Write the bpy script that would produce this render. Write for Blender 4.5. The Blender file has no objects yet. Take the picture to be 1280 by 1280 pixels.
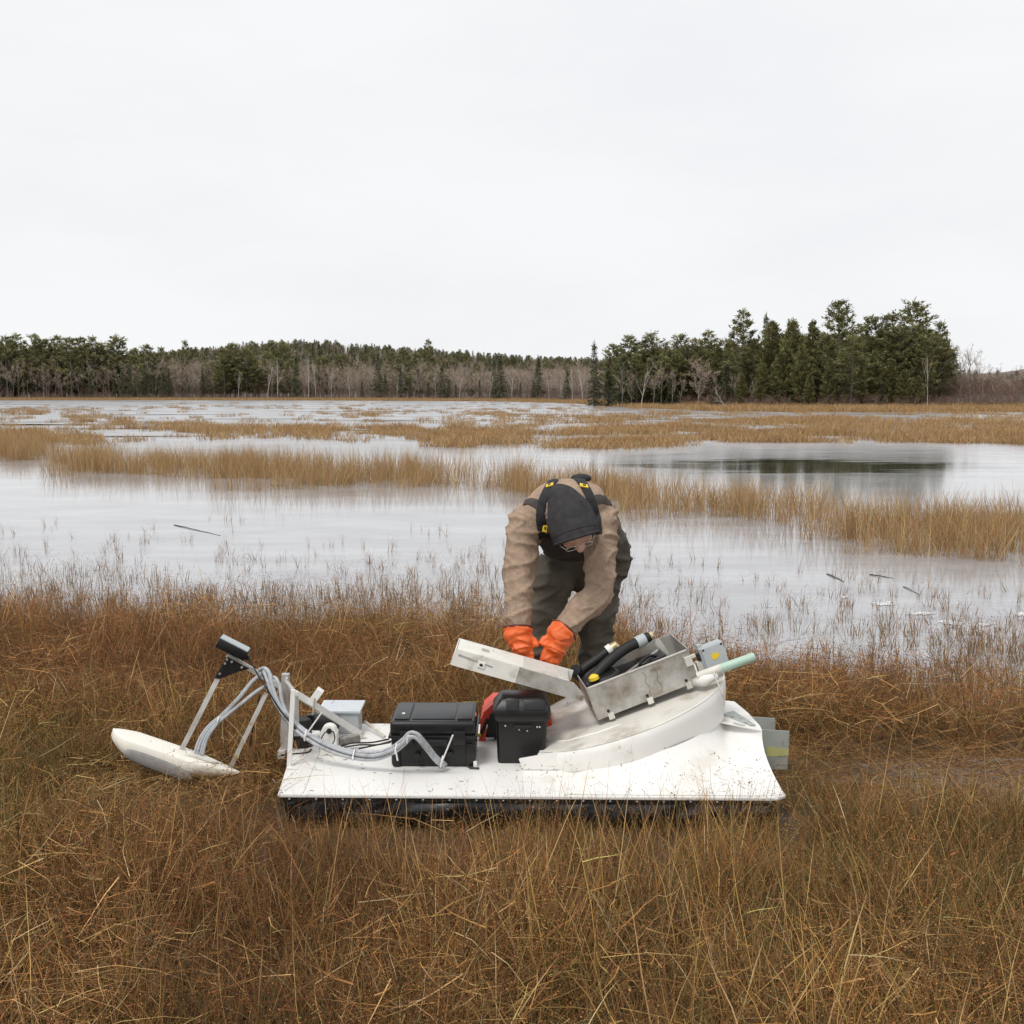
import bpy, bmesh, math, random
import numpy as np
from mathutils import Vector, Matrix, Euler, noise
from mathutils.bvhtree import BVHTree

R = math.radians
scene = bpy.context.scene
COL = scene.collection

# ---------------------------------------------------------------- camera
CAM_H = 1.6
FPX = 1476.0                      # focal length in photo pixels (photo is 1280 wide)
PITCH = math.atan((640 - 491) / FPX)
cam_d = bpy.data.cameras.new('camera')
cam_d.sensor_width = 36.0
cam_d.lens = 36.0 * FPX / 1280.0
cam_d.clip_start = 0.05
cam_d.clip_end = 5000
cam = bpy.data.objects.new('camera', cam_d)
cam.location = (0, 0, CAM_H)
cam.rotation_euler = (R(90) - PITCH, 0, 0)
COL.objects.link(cam)
scene.camera = cam

# ---------------------------------------------------------------- world, sun, exposure
SUN_EL, SUN_AZ = R(58), R(215)     # azimuth clockwise from +Y: behind the camera, to the left
world = bpy.data.worlds.new('World')
scene.world = world
world.use_nodes = True
wn, wl = world.node_tree.nodes, world.node_tree.links
wn.clear()
w_out = wn.new('ShaderNodeOutputWorld')
w_bg = wn.new('ShaderNodeBackground')
w_sky = wn.new('ShaderNodeTexSky')
w_sky.sky_type = 'NISHITA'
w_sky.sun_disc = False
w_sky.sun_elevation = SUN_EL
w_sky.sun_rotation = SUN_AZ
w_sky.dust_density = 4.0
w_tc = wn.new('ShaderNodeTexCoord')
w_map = wn.new('ShaderNodeMapping')
w_map.inputs['Scale'].default_value = (1.0, 1.0, 3.2)
w_no = wn.new('ShaderNodeTexNoise')
w_no.inputs['Scale'].default_value = 3.0
w_no.inputs['Detail'].default_value = 5.0
w_no.inputs['Roughness'].default_value = 0.55
w_rp = wn.new('ShaderNodeValToRGB')
w_rp.color_ramp.elements[0].position = 0.34
w_rp.color_ramp.elements[0].color = (7.35, 7.48, 7.66, 1)
w_rp.color_ramp.elements[1].position = 0.62
w_rp.color_ramp.elements[1].color = (7.85, 7.93, 8.02, 1)
w_mx = wn.new('ShaderNodeMix')
w_mx.data_type = 'RGBA'
w_mx.inputs[0].default_value = 0.97           # cloud cover over the clear sky
w_bg.inputs['Strength'].default_value = 0.1
wl.new(w_tc.outputs['Generated'], w_map.inputs['Vector'])
wl.new(w_map.outputs['Vector'], w_no.inputs['Vector'])
wl.new(w_no.outputs['Fac'], w_rp.inputs['Fac'])
wl.new(w_sky.outputs['Color'], w_mx.inputs[6])
wl.new(w_rp.outputs['Color'], w_mx.inputs[7])
wl.new(w_mx.outputs[2], w_bg.inputs['Color'])
wl.new(w_bg.outputs['Background'], w_out.inputs['Surface'])

sun_d = bpy.data.lights.new('sun', 'SUN')
sun_d.energy = 1.5
sun_d.angle = R(18)
sun_d.color = (1.0, 0.965, 0.92)
sun = bpy.data.objects.new('sun', sun_d)
_sd = Vector((math.sin(SUN_AZ) * math.cos(SUN_EL), math.cos(SUN_AZ) * math.cos(SUN_EL), math.sin(SUN_EL)))
sun.rotation_euler = _sd.to_track_quat('Z', 'Y').to_euler()
sun.location = (0, 0, 30)
COL.objects.link(sun)

vs = scene.view_settings
vs.view_transform = 'Standard'
vs.look = 'None'
vs.exposure = 0.28
vs.gamma = 1.0
vs.use_curve_mapping = False
scene.cycles.use_denoising = True
scene.cycles.max_bounces = 4
scene.cycles.diffuse_bounces = 2
scene.cycles.glossy_bounces = 3
scene.cycles.transparent_max_bounces = 6

# ---------------------------------------------------------------- pixel helpers
_cp, _sp = math.cos(PITCH), math.sin(PITCH)

def ray(px, py):
    u, v = (px - 640) / FPX, (640 - py) / FPX
    return Vector((u, _cp + v * _sp, v * _cp - _sp))

def at(px, py, Y):
    """point on the depth plane y = Y seen at a photo pixel"""
    d = ray(px, py)
    return Vector((0, 0, CAM_H)) + d * (Y / d.y)

def on_z(px, py, z):
    d = ray(px, py)
    return Vector((0, 0, CAM_H)) + d * ((z - CAM_H) / d.z)

def to_px(x, y, z):
    X, Yv, Z = x, y, z - CAM_H
    depth = Yv * _cp - Z * _sp
    up = Yv * _sp + Z * _cp
    return 640 + FPX * X / depth, 640 - FPX * up / depth

# ---------------------------------------------------------------- materials
MATS = {}

def nodes_of(m):
    return m.node_tree.nodes, m.node_tree.links

def mat(name, col, rough=0.6, metal=0.0, var=0.15, scale=6.0, bump=0.0, bscale=None,
        dirt=None, dirt_amt=0.0, dirt_scale=3.0, spec=0.5, coord='Object', attr=None, trans=0.0, stretch=(1, 1, 1)):
    """procedural principled material: colour with noise variation, optional dirt and fine bump"""
    m = bpy.data.materials.new(name)
    m.use_nodes = True
    n, l = nodes_of(m)
    b = n['Principled BSDF']
    b.inputs['Roughness'].default_value = rough
    b.inputs['Metallic'].default_value = metal
    b.inputs['Specular IOR Level'].default_value = spec
    tc = n.new('ShaderNodeTexCoord')
    mp = n.new('ShaderNodeMapping')
    mp.inputs['Scale'].default_value = stretch
    l.new(tc.outputs[coord], mp.inputs['Vector'])
    no = n.new('ShaderNodeTexNoise')
    no.inputs['Scale'].default_value = scale
    no.inputs['Detail'].default_value = 6
    l.new(mp.outputs['Vector'], no.inputs['Vector'])
    rp = n.new('ShaderNodeValToRGB')
    rp.color_ramp.elements[0].position = 0.3
    rp.color_ramp.elements[1].position = 0.7
    lo = [c * (1 - var) for c in col]
    hi = [min(0.95, c * (1 + var)) for c in col]
    rp.color_ramp.elements[0].color = (*lo, 1)
    rp.color_ramp.elements[1].color = (*hi, 1)
    l.new(no.outputs['Fac'], rp.inputs['Fac'])
    out = rp.outputs['Color']
    if attr:
        a = n.new('ShaderNodeAttribute')
        a.attribute_name = attr
        mu = n.new('ShaderNodeMix')
        mu.data_type = 'RGBA'
        mu.blend_type = 'MULTIPLY'
        mu.inputs[0].default_value = 1.0
        l.new(out, mu.inputs[6])
        l.new(a.outputs['Color'], mu.inputs[7])
        out = mu.outputs[2]
    if dirt:
        n2 = n.new('ShaderNodeTexNoise')
        n2.inputs['Scale'].default_value = dirt_scale
        n2.inputs['Detail'].default_value = 10
        n2.inputs['Roughness'].default_value = 0.68
        l.new(mp.outputs['Vector'], n2.inputs['Vector'])
        r2 = n.new('ShaderNodeValToRGB')
        r2.color_ramp.elements[0].position = 0.62 - 0.3 * dirt_amt
        r2.color_ramp.elements[1].position = 0.80 - 0.2 * dirt_amt
        r2.color_ramp.elements[0].color = (0, 0, 0, 1)
        r2.color_ramp.elements[1].color = (1, 1, 1, 1)
        l.new(n2.outputs['Fac'], r2.inputs['Fac'])
        mx = n.new('ShaderNodeMix')
        mx.data_type = 'RGBA'
        l.new(r2.outputs['Color'], mx.inputs[0])
        l.new(out, mx.inputs[6])
        mx.inputs[7].default_value = (*dirt, 1)
        out = mx.outputs[2]
    l.new(out, b.inputs['Base Color'])
    if bump > 0:
        n3 = n.new('ShaderNodeTexNoise')
        n3.inputs['Scale'].default_value = bscale or scale * 8
        n3.inputs['Detail'].default_value = 4
        l.new(mp.outputs['Vector'], n3.inputs['Vector'])
        bp = n.new('ShaderNodeBump')
        bp.inputs['Strength'].default_value = bump
        bp.inputs['Distance'].default_value = 0.004
        l.new(n3.outputs['Fac'], bp.inputs['Height'])
        l.new(bp.outputs['Normal'], b.inputs['Normal'])
    if trans > 0:
        t = n.new('ShaderNodeBsdfTranslucent')
        l.new(out, t.inputs['Color'])
        ms = n.new('ShaderNodeMixShader')
        ms.inputs[0].default_value = trans
        l.new(b.outputs[0], ms.inputs[1])
        l.new(t.outputs[0], ms.inputs[2])
        l.new(ms.outputs[0], n['Material Output'].inputs['Surface'])
    MATS[name] = m
    return m

# ---------------------------------------------------------------- objects
def tag(o, label=None, cat=None, group=None, kind=None):
    if label: o['label'] = label
    if cat: o['category'] = cat
    if group: o['group'] = group
    if kind: o['kind'] = kind
    return o

def empty(name, loc, label, cat, group=None):
    o = bpy.data.objects.new(name, None)
    o.location = loc
    o.empty_display_size = 0.1
    COL.objects.link(o)
    return tag(o, label, cat, group)

def root_loc(o):
    v = Vector((0, 0, 0))
    while o is not None:
        v += o.location
        o = o.parent
    return v

def link_mesh(name, me, material=None, parent=None, smooth=False):
    """me holds world coordinates; they are moved into the parent's space"""
    o = bpy.data.objects.new(name, me)
    if material is not None:
        me.materials.append(material)
    if smooth:
        me.polygons.foreach_set('use_smooth', [True] * len(me.polygons))
    if parent is not None:
        me.transform(Matrix.Translation(-root_loc(parent)))
        o.parent = parent
    COL.objects.link(o)
    return o

def np_mesh(name, verts, faces, cols=None):
    """fast mesh from a vertex array and a list of index arrays (tris and quads)"""
    me = bpy.data.meshes.new(name)
    verts = np.asarray(verts, dtype=np.float32)
    me.vertices.add(len(verts))
    me.vertices.foreach_set('co', verts.ravel())
    idx, starts, tot = [], [], 0
    for f in faces:
        f = np.asarray(f, dtype=np.int32)
        if f.size == 0: continue
        k = f.shape[1]
        idx.append(f.ravel())
        starts.append(tot + np.arange(len(f)) * k)
        tot += f.size
    idx = np.concatenate(idx); starts = np.concatenate(starts)
    me.loops.add(tot)
    me.loops.foreach_set('vertex_index', idx)
    me.polygons.add(len(starts))
    me.polygons.foreach_set('loop_start', starts.astype(np.int32))
    if cols is not None:
        ca = me.color_attributes.new('tint', 'FLOAT_COLOR', 'POINT')
        c4 = np.ones((len(verts), 4), dtype=np.float32)
        c4[:, :3] = cols
        ca.data.foreach_set('color', c4.ravel())
    me.update(calc_edges=True)
    return me

class MB:
    """collects shapes for one mesh object, in world coordinates"""
    def __init__(s):
        s.bm = bmesh.new()
    def box(s, c, size, rot=None, bevel=0.0, seg=2):
        """box with centre c, full size, rotation matrix 3x3 or euler tuple"""
        t = bmesh.new()
        bmesh.ops.create_cube(t, size=1.0)
        for v in t.verts:
            v.co = Vector((v.co.x * size[0], v.co.y * size[1], v.co.z * size[2]))
        if bevel > 0:
            bmesh.ops.bevel(t, geom=t.edges[:], offset=bevel, segments=seg, profile=0.6, affect='EDGES')
        s._add(t, c, rot)
        return s
    def _add(s, t, c=(0, 0, 0), rot=None):
        if rot is None: m = Matrix.Identity(3)
        elif isinstance(rot, (tuple, list)): m = Euler(rot).to_matrix()
        else: m = rot
        m4 = Matrix.Translation(Vector(c)) @ m.to_4x4()
        t.transform(m4)
        me = bpy.data.meshes.new('tmp')
        t.to_mesh(me); t.free()
        s.bm.from_mesh(me)
        bpy.data.meshes.remove(me)
    def bar(s, a, b, w, h, up=(0, 0, 1), bevel=0.0):
        a, b = Vector(a), Vector(b)
        d = b - a
        x = d.normalized()
        upv = Vector(up)
        y = upv.cross(x)
        if y.length < 1e-4: y = Vector((0, 1, 0)).cross(x)
        y.normalize(); z = x.cross(y)
        m = Matrix((x, y, z)).transposed()
        return s.box((a + b) / 2, (d.length, w, h), m, bevel)
    def tube(s, pts, r, seg=10, caps=True, closed=False):
        pts = [Vector(p) for p in pts]
        rs = r if isinstance(r, (list, tuple)) else [r] * len(pts)
        rings = []
        prev = None
        for i, p in enumerate(pts):
            if i == 0: d = pts[1] - p
            elif i == len(pts) - 1: d = p - pts[i - 1]
            else: d = pts[i + 1] - pts[i - 1]
            d.normalize()
            if prev is None:
                n1 = d.orthogonal().normalized()
            else:
                n1 = (prev - d * prev.dot(d)).normalized()
            prev = n1
            n2 = d.cross(n1)
            rings.append([s.bm.verts.new(p + (n1 * math.cos(a) + n2 * math.sin(a)) * rs[i])
                          for a in [2 * math.pi * k / seg for k in range(seg)]])
        for i in range(len(rings) - 1):
            for k in range(seg):
                s.bm.faces.new((rings[i][k], rings[i][(k + 1) % seg], rings[i + 1][(k + 1) % seg], rings[i + 1][k]))
        if caps:
            s.bm.faces.new(rings[0][::-1]); s.bm.faces.new(rings[-1])
        return s
    def loft(s, rings, caps=True, closed=True):
        vr = [[s.bm.verts.new(Vector(p)) for p in r] for r in rings]
        n = len(vr[0])
        for i in range(len(vr) - 1):
            for k in range(n if closed else n - 1):
                s.bm.faces.new((vr[i][k], vr[i][(k + 1) % n], vr[i + 1][(k + 1) % n], vr[i + 1][k]))
        if caps and closed:
            s.bm.faces.new(vr[0][::-1]); s.bm.faces.new(vr[-1])
        return s
    def prism(s, pts, off, bevel=0.0):
        """polygon pts extruded by the vector off"""
        t = bmesh.new()
        off = Vector(off)
        a = [t.verts.new(Vector(p)) for p in pts]
        b = [t.verts.new(Vector(p) + off) for p in pts]
        t.faces.new(a[::-1]); t.faces.new(b)
        for i in range(len(a)):
            j = (i + 1) % len(a)
            t.faces.new((a[i], a[j], b[j], b[i]))
        bmesh.ops.recalc_face_normals(t, faces=t.faces[:])
        if bevel > 0:
            bmesh.ops.bevel(t, geom=t.edges[:], offset=bevel, segments=2, affect='EDGES')
        s._add(t)
        return s
    def ball(s, c, r, sub=2, scale=(1, 1, 1), rot=None):
        t = bmesh.new()
        bmesh.ops.create_icosphere(t, subdivisions=sub, radius=r)
        for v in t.verts:
            v.co = Vector((v.co.x * scale[0], v.co.y * scale[1], v.co.z * scale[2]))
        s._add(t, c, rot)
        return s
    def build(s, name, material, parent=None, smooth=False, recalc=True):
        if recalc:
            bmesh.ops.recalc_face_normals(s.bm, faces=s.bm.faces[:])
        me = bpy.data.meshes.new(name)
        s.bm.to_mesh(me); s.bm.free()
        if smooth == 'auto':
            o = link_mesh(name, me, material, parent, True)
            me.set_sharp_from_angle(angle=R(38))
            return o
        return link_mesh(name, me, material, parent, smooth)

def catmull(pts, n):
    """smooth curve through points (any dimension), n samples per span"""
    P = [np.array(p, dtype=float) for p in pts]
    P = [2 * P[0] - P[1]] + P + [2 * P[-1] - P[-2]]
    out = []
    for i in range(1, len(P) - 2):
        for k in range(n):
            t = k / n
            out.append(0.5 * (2 * P[i] + (P[i + 1] - P[i - 1]) * t + (2 * P[i - 1] - 5 * P[i] + 4 * P[i + 1] - P[i + 2]) * t * t
                              + (3 * P[i] - P[i - 1] - 3 * P[i + 1] + P[i + 2]) * t ** 3))
    out.append(P[-2])
    return out

def scatter(name, pts, rots, scls, idx, sources, kind='stuff', label=None):
    """one stuff object: geometry-node instances of the source meshes on the points"""
    col = bpy.data.collections.new(name + '_kinds')
    for i, (me, m) in enumerate(sources):
        o = bpy.data.objects.new('%s_kind_%02d' % (name, i), me)
        if m is not None and not me.materials:
            me.materials.append(m)
        col.objects.link(o)
    pts = np.asarray(pts, dtype=np.float32)
    me = bpy.data.meshes.new(name)
    me.vertices.add(len(pts))
    me.vertices.foreach_set('co', pts.ravel())
    a = me.attributes.new('rot', 'FLOAT_VECTOR', 'POINT'); a.data.foreach_set('vector', np.asarray(rots, dtype=np.float32).ravel())
    a = me.attributes.new('scl', 'FLOAT_VECTOR', 'POINT')
    scls = np.asarray(scls, dtype=np.float32)
    if scls.ndim == 1: scls = np.repeat(scls[:, None], 3, 1)
    a.data.foreach_set('vector', scls.ravel())
    a = me.attributes.new('idx', 'INT', 'POINT'); a.data.foreach_set('value', np.asarray(idx, dtype=np.int32))
    ob = bpy.data.objects.new(name, me)
    COL.objects.link(ob)
    ng = bpy.data.node_groups.new(name + '_nodes', 'GeometryNodeTree')
    ng.interface.new_socket('Geometry', in_out='INPUT', socket_type='NodeSocketGeometry')
    ng.interface.new_socket('Geometry', in_out='OUTPUT', socket_type='NodeSocketGeometry')
    gi = ng.nodes.new('NodeGroupInput'); go = ng.nodes.new('NodeGroupOutput')
    ci = ng.nodes.new('GeometryNodeCollectionInfo')
    ci.inputs['Collection'].default_value = col
    ci.inputs['Separate Children'].default_value = True
    ci.inputs['Reset Children'].default_value = True
    ip = ng.nodes.new('GeometryNodeInstanceOnPoints')
    ip.inputs['Pick Instance'].default_value = True
    def na(nm, t):
        x = ng.nodes.new('GeometryNodeInputNamedAttribute')
        x.data_type = t
        x.inputs['Name'].default_value = nm
        return [s for s in x.outputs if s.enabled and s.name == 'Attribute'][0]
    L = ng.links.new
    L(gi.outputs[0], ip.inputs['Points'])
    L(ci.outputs[0], ip.inputs['Instance'])
    L(na('idx', 'INT'), ip.inputs['Instance Index'])
    L(na('rot', 'FLOAT_VECTOR'), ip.inputs['Rotation'])
    L(na('scl', 'FLOAT_VECTOR'), ip.inputs['Scale'])
    L(ip.outputs[0], go.inputs[0])
    md = ob.modifiers.new('scatter', 'NODES')
    md.node_group = ng
    tag(ob, label, None, None, kind)
    return ob

def in_poly(px, py, poly):
    """vectorised point in polygon"""
    px = np.asarray(px); py = np.asarray(py)
    c = np.zeros(px.shape, dtype=bool)
    n = len(poly)
    j = n - 1
    for i in range(n):
        xi, yi = poly[i]; xj, yj = poly[j]
        cond = ((yi > py) != (yj > py)) & (px < (xj - xi) * (py - yi) / ((yj - yi) if yj != yi else 1e-9) + xi)
        c ^= cond
        j = i
    return c

def vnoise(x, y, s, seed=0):
    """cheap smooth value noise for masks, 0..1"""
    x = np.asarray(x) * s + seed * 17.31; y = np.asarray(y) * s + seed * 5.77
    xi = np.floor(x); yi = np.floor(y); fx = x - xi; fy = y - yi
    fx = fx * fx * (3 - 2 * fx); fy = fy * fy * (3 - 2 * fy)
    def h(a, b):
        v = np.sin(a * 127.1 + b * 311.7) * 43758.5453
        return v - np.floor(v)
    return (h(xi, yi) * (1 - fx) + h(xi + 1, yi) * fx) * (1 - fy) + (h(xi, yi + 1) * (1 - fx) + h(xi + 1, yi + 1) * fx) * fy

def to_px_np(x, y, z):
    Z = z - CAM_H
    depth = y * _cp - Z * _sp
    up = y * _sp + Z * _cp
    return 640 + FPX * x / depth, 640 - FPX * up / depth

# ================================================================ LANDSCAPE
rng = np.random.default_rng(11)
WATER_Z = -0.05

_sh = [on_z(x, y, -0.03) for x, y in [(-250, 800), (0, 798), (300, 803), (600, 800), (800, 816), (950, 846), (1100, 872), (1300, 900), (1500, 915)]]
SHX = np.array([p.x for p in _sh]); SHY = np.array([p.y for p in _sh])
_fs = [(-60, 292), (0, 288), (400, 280), (620, 252), (720, 205), (790, 152), (900, 129), (1050, 122), (1280, 124), (1400, 126)]
FSX = np.array([-600] + [(p - 640) / FPX * y for p, y in _fs] + [400]); FSY = np.array([300] + [y for p, y in _fs] + [150])
def shore_y(x): return np.interp(x, SHX, SHY)
def far_y(x): return np.interp(x, FSX, FSY)
def sstep(a, b, x):
    t = np.clip((x - a) / (b - a), 0, 1)
    return t * t * (3 - 2 * t)

def ground_z(x, y):
    x = np.asarray(x, float); y = np.asarray(y, float)
    sd = shore_y(x) - y + (vnoise(x, y, 1.1, 3) - 0.5) * 1.0
    z = -0.30 + 0.29 * sstep(-1.3, 0.45, sd) + 0.035 * (vnoise(x, y, 2.3, 5) - 0.5) * sstep(-0.6, 0.6, sd)
    # wet, flattened track behind the stern
    px, py = to_px_np(x, np.maximum(y, 0.5), 0 * x)
    tr = np.exp(-((y - (5.02 - 0.02 * (x - 1.5))) / 0.22) ** 2) * sstep(1.0, 1.2, x)
    tr2 = np.exp(-((y - 4.72 - 0.05 * np.sin(x * 3)) / 0.10) ** 2) * sstep(1.15, 1.5, x)
    z = z - (0.03 + 0.085 * vnoise(x, y, 4.5, 9) + 0.05 * sstep(1.3, 1.9, x)) * np.maximum(tr, tr2) * (y < 6)
    fd = y - far_y(x)
    z = np.where(fd > -14, np.maximum(z, -0.3 + 0.5 * sstep(-14, 2, fd)), z)
    return z

# the ground: one sheet, fine near the camera, coarse towards the horizon
gx = np.concatenate([[-4000, -1500, -600, -300], np.arange(-200, -10, 10.0), np.arange(-10, -4.01, 0.4), np.arange(-4, 4.5, 0.06), np.arange(4.6, 10, 0.4), np.arange(10, 201, 10.0), [300, 600, 1500, 4000]])
gy = np.concatenate([[-300, -50, -10, -3, -1, 0, 1], np.arange(1.5, 10.5, 0.06), np.arange(11, 30, 1.0), np.arange(30, 330, 5.0), [400, 600, 1000, 2000, 4500]])
GX, GY = np.meshgrid(gx, gy)
GZ = ground_z(GX, GY)
nxg = len(gx)
V = np.stack([GX.ravel(), GY.ravel(), GZ.ravel()], 1)
ii = np.arange((len(gy) - 1) * nxg).reshape(len(gy) - 1, nxg)[:, :-1].ravel()
F = np.stack([ii, ii + 1, ii + 1 + nxg, ii + nxg], 1)
m_ground = mat('wet_peat', (0.045, 0.030, 0.018), rough=0.6, var=0.5, scale=5, bump=0.9, bscale=60, dirt=(0.10, 0.07, 0.04), dirt_amt=0.4, dirt_scale=9)
ground = link_mesh('ground', np_mesh('ground', V, [F]), m_ground, None, True)
tag(ground, kind='structure')

# the water: skim ice over most of the pond, open patches that mirror the trees
def water_material():
    m = bpy.data.materials.new('pond_water')
    m.use_nodes = True
    n, l = nodes_of(m)
    b = n['Principled BSDF']
    tc = n.new('ShaderNodeTexCoord')
    def math_n(op, a, bb=None, clamp=False):
        x = n.new('ShaderNodeMath'); x.operation = op; x.use_clamp = clamp
        for i, v in enumerate((a, bb)):
            if v is None: continue
            if isinstance(v, (int, float)): x.inputs[i].default_value = v
            else: l.new(v, x.inputs[i])
        return x.outputs[0]
    def noise_n(sc, detail, stretch, rough=0.55):
        mp = n.new('ShaderNodeMapping'); mp.inputs['Scale'].default_value = stretch
        l.new(tc.outputs['Object'], mp.inputs['Vector'])
        no = n.new('ShaderNodeTexNoise'); no.inputs['Scale'].default_value = sc; no.inputs['Detail'].default_value = detail
        no.inputs['Roughness'].default_value = rough
        l.new(mp.outputs['Vector'], no.inputs['Vector'])
        return no.outputs['Fac']
    def ramp(v, p0, p1, c0=(0, 0, 0, 1), c1=(1, 1, 1, 1)):
        r = n.new('ShaderNodeValToRGB')
        r.color_ramp.elements[0].position = p0; r.color_ramp.elements[1].position = p1
        r.color_ramp.elements[0].color = c0; r.color_ramp.elements[1].color = c1
        l.new(v, r.inputs['Fac'])
        return r.outputs['Color']
    sep = n.new('ShaderNodeSeparateXYZ'); l.new(tc.outputs['Object'], sep.inputs[0])
    X, Y = sep.outputs['X'], sep.outputs['Y']
    streak = noise_n(1.0, 7, (0.25, 1.5, 1), 0.62)
    # open water lead on the right
    ex = math_n('DIVIDE', math_n('SUBTRACT', X, 6.9), 4.4)
    ey = math_n('DIVIDE', math_n('SUBTRACT', Y, 26.6), 2.5)
    d = math_n('ADD', math_n('MULTIPLY', ex, ex), math_n('MULTIPLY', ey, ey))
    d = math_n('ADD', d, math_n('MULTIPLY', math_n('SUBTRACT', streak, 0.5), 5.5))
    open1 = math_n('SUBTRACT', 1.0, ramp(d, 0.55, 1.25))
    # scattered open streaks further out
    far = ramp(Y, 0.0, 1.0)
    mr = n.new('ShaderNodeMapRange'); mr.inputs[1].default_value = 30; mr.inputs[2].default_value = 46; l.new(Y, mr.inputs[0])
    st2 = ramp(noise_n(1.0, 5, (0.05, 0.30, 1)), 0.57, 0.64)
    open2 = math_n('MULTIPLY', st2, mr.outputs[0])
    # fine dark streaks round the lead
    st3 = ramp(noise_n(1.0, 7, (0.35, 2.4, 1), 0.65), 0.55, 0.66)
    mr3 = n.new('ShaderNodeMapRange'); mr3.inputs[1].default_value = 1.2; mr3.inputs[2].default_value = 5.0
    mr3.inputs[3].default_value = 0.9; mr3.inputs[4].default_value = 0.0; l.new(d, mr3.inputs[0])
    open3 = math_n('MULTIPLY', st3, mr3.outputs[0])
    opn = math_n('MAXIMUM', math_n('MAXIMUM', open1, open2), open3, True)
    # ice tone
    icen = noise_n(1.0, 9, (0.45, 1.1, 1), 0.68)
    ice = ramp(icen, 0.35, 0.68, (0.265, 0.262, 0.275, 1), (0.415, 0.418, 0.425, 1))
    mx = n.new('ShaderNodeMix'); mx.data_type = 'RGBA'
    l.new(opn, mx.inputs[0]); l.new(ice, mx.inputs[6]); mx.inputs[7].default_value = (0.022, 0.022, 0.016, 1)
    l.new(mx.outputs[2], b.inputs['Base Color'])
    rr = n.new('ShaderNodeMix'); rr.data_type = 'FLOAT'
    l.new(opn, rr.inputs[0]); rr.inputs[3].default_value = 0.045
    l.new(ramp(noise_n(1.0, 4, (0.5, 1.6, 1)), 0.3, 0.7, (0.02, 0.02, 0.02, 1), (0.085, 0.085, 0.085, 1)), rr.inputs[2])
    mrr = n.new('ShaderNodeMapRange'); mrr.inputs[1].default_value = 22; mrr.inputs[2].default_value = 48; mrr.inputs[3].default_value = 0.0; mrr.inputs[4].default_value = 0.20; l.new(Y, mrr.inputs[0])
    l.new(math_n('ADD', rr.outputs[0], math_n('MULTIPLY', mrr.outputs[0], math_n('SUBTRACT', 1.0, opn))), b.inputs['Roughness'])
    b.inputs['IOR'].default_value = 1.33
    bp = n.new('ShaderNodeBump'); bp.inputs['Strength'].default_value = 0.045; bp.inputs['Distance'].default_value = 0.02
    l.new(noise_n(1.0, 5, (3.0, 9.0, 1)), bp.inputs['Height'])
    l.new(bp.outputs['Normal'], b.inputs['Normal'])
    return m
wm = np_mesh('water', [(-600, 3.2, WATER_Z), (600, 3.2, WATER_Z), (600, 330, WATER_Z), (-600, 330, WATER_Z)], [[(0, 1, 2, 3)]])
water = link_mesh('water', wm, water_material())
tag(water, kind='structure')

# hills far behind
hx = np.arange(-900, 901, 20.0); hy = np.arange(430, 1101, 20.0)
HX, HY = np.meshgrid(hx, hy)
def hill_z(x, y):
    a = 25 * np.exp(-((x + 140) / 120) ** 2) + 15.0 * np.exp(-((x - 60) / 130) ** 2) + 12 * np.exp(-((x + 450) / 200) ** 2)
    a = a + 33 * np.exp(-((x - 440) / 80) ** 2)
    prof = sstep(430, 760, y) * (1 - 0.4 * sstep(760, 1100, y))
    return -0.5 + a * prof + 2.5 * (vnoise(x, y, 0.02, 2) - 0.5) * prof
HZ = hill_z(HX, HY)
nh = len(hx)
ii = np.arange((len(hy) - 1) * nh).reshape(len(hy) - 1, nh)[:, :-1].ravel()
m_hill = mat('leaf_litter', (0.15, 0.115, 0.10), rough=0.9, var=0.3, scale=0.05)
hill = link_mesh('hill', np_mesh('hill', np.stack([HX.ravel(), HY.ravel(), HZ.ravel()], 1), [np.stack([ii, ii + 1, ii + 1 + nh, ii + nh], 1)]), m_hill, None, True)
tag(hill, kind='structure')

# ---------------------------------------------------------------- trees
m_bark = mat('bark', (0.20, 0.165, 0.14), rough=0.9, var=0.3, scale=3, stretch=(1, 1, 0.2))
m_birch = mat('birch_bark', (0.62, 0.58, 0.52), rough=0.8, var=0.25, scale=2, stretch=(1, 1, 3), dirt=(0.06, 0.05, 0.045), dirt_amt=0.35, dirt_scale=4)
m_needle = mat('pine_needles', (0.230, 0.238, 0.112), rough=0.7, var=0.25, scale=0.6, attr='tint', trans=0.35)
m_cedar = mat('cedar_foliage', (0.185, 0.188, 0.078), rough=0.75, var=0.25, scale=0.6, attr='tint', trans=0.25)
m_spruce = mat('spruce_needles', (0.125, 0.145, 0.080), rough=0.7, var=0.25, scale=0.6, attr='tint', trans=0.2)
m_twig = mat('bare_twigs', (0.40, 0.315, 0.245), rough=0.9, var=0.2, scale=0.5, attr='tint')
m_twigr = mat('red_twigs', (0.20, 0.115, 0.08), rough=0.9, var=0.25, scale=0.5, attr='tint')

class Cards:
    def __init__(s): s.v, s.c = [], []
    def add(s, P, D, L, W, up, col):
        """P,D,up (n,3); kite-shaped cards"""
        S = np.cross(D, up); S /= np.linalg.norm(S, axis=1, keepdims=True) + 1e-9
        L = np.asarray(L)[:, None]; W = np.asarray(W)[:, None]
        q = np.stack([P, P + D * L * 0.45 + S * W, P + D * L, P + D * L * 0.45 - S * W], 1)
        s.v.append(q.reshape(-1, 3)); s.c.append(np.repeat(col, 4, 0))
    def mesh(s, name):
        v = np.concatenate(s.v); c = np.concatenate(s.c)
        return np_mesh(name, v, [np.arange(len(v)).reshape(-1, 4)], c)

def rand_unit(r, n):
    v = r.normal(size=(n, 3)); return v / np.linalg.norm(v, axis=1, keepdims=True)

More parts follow.
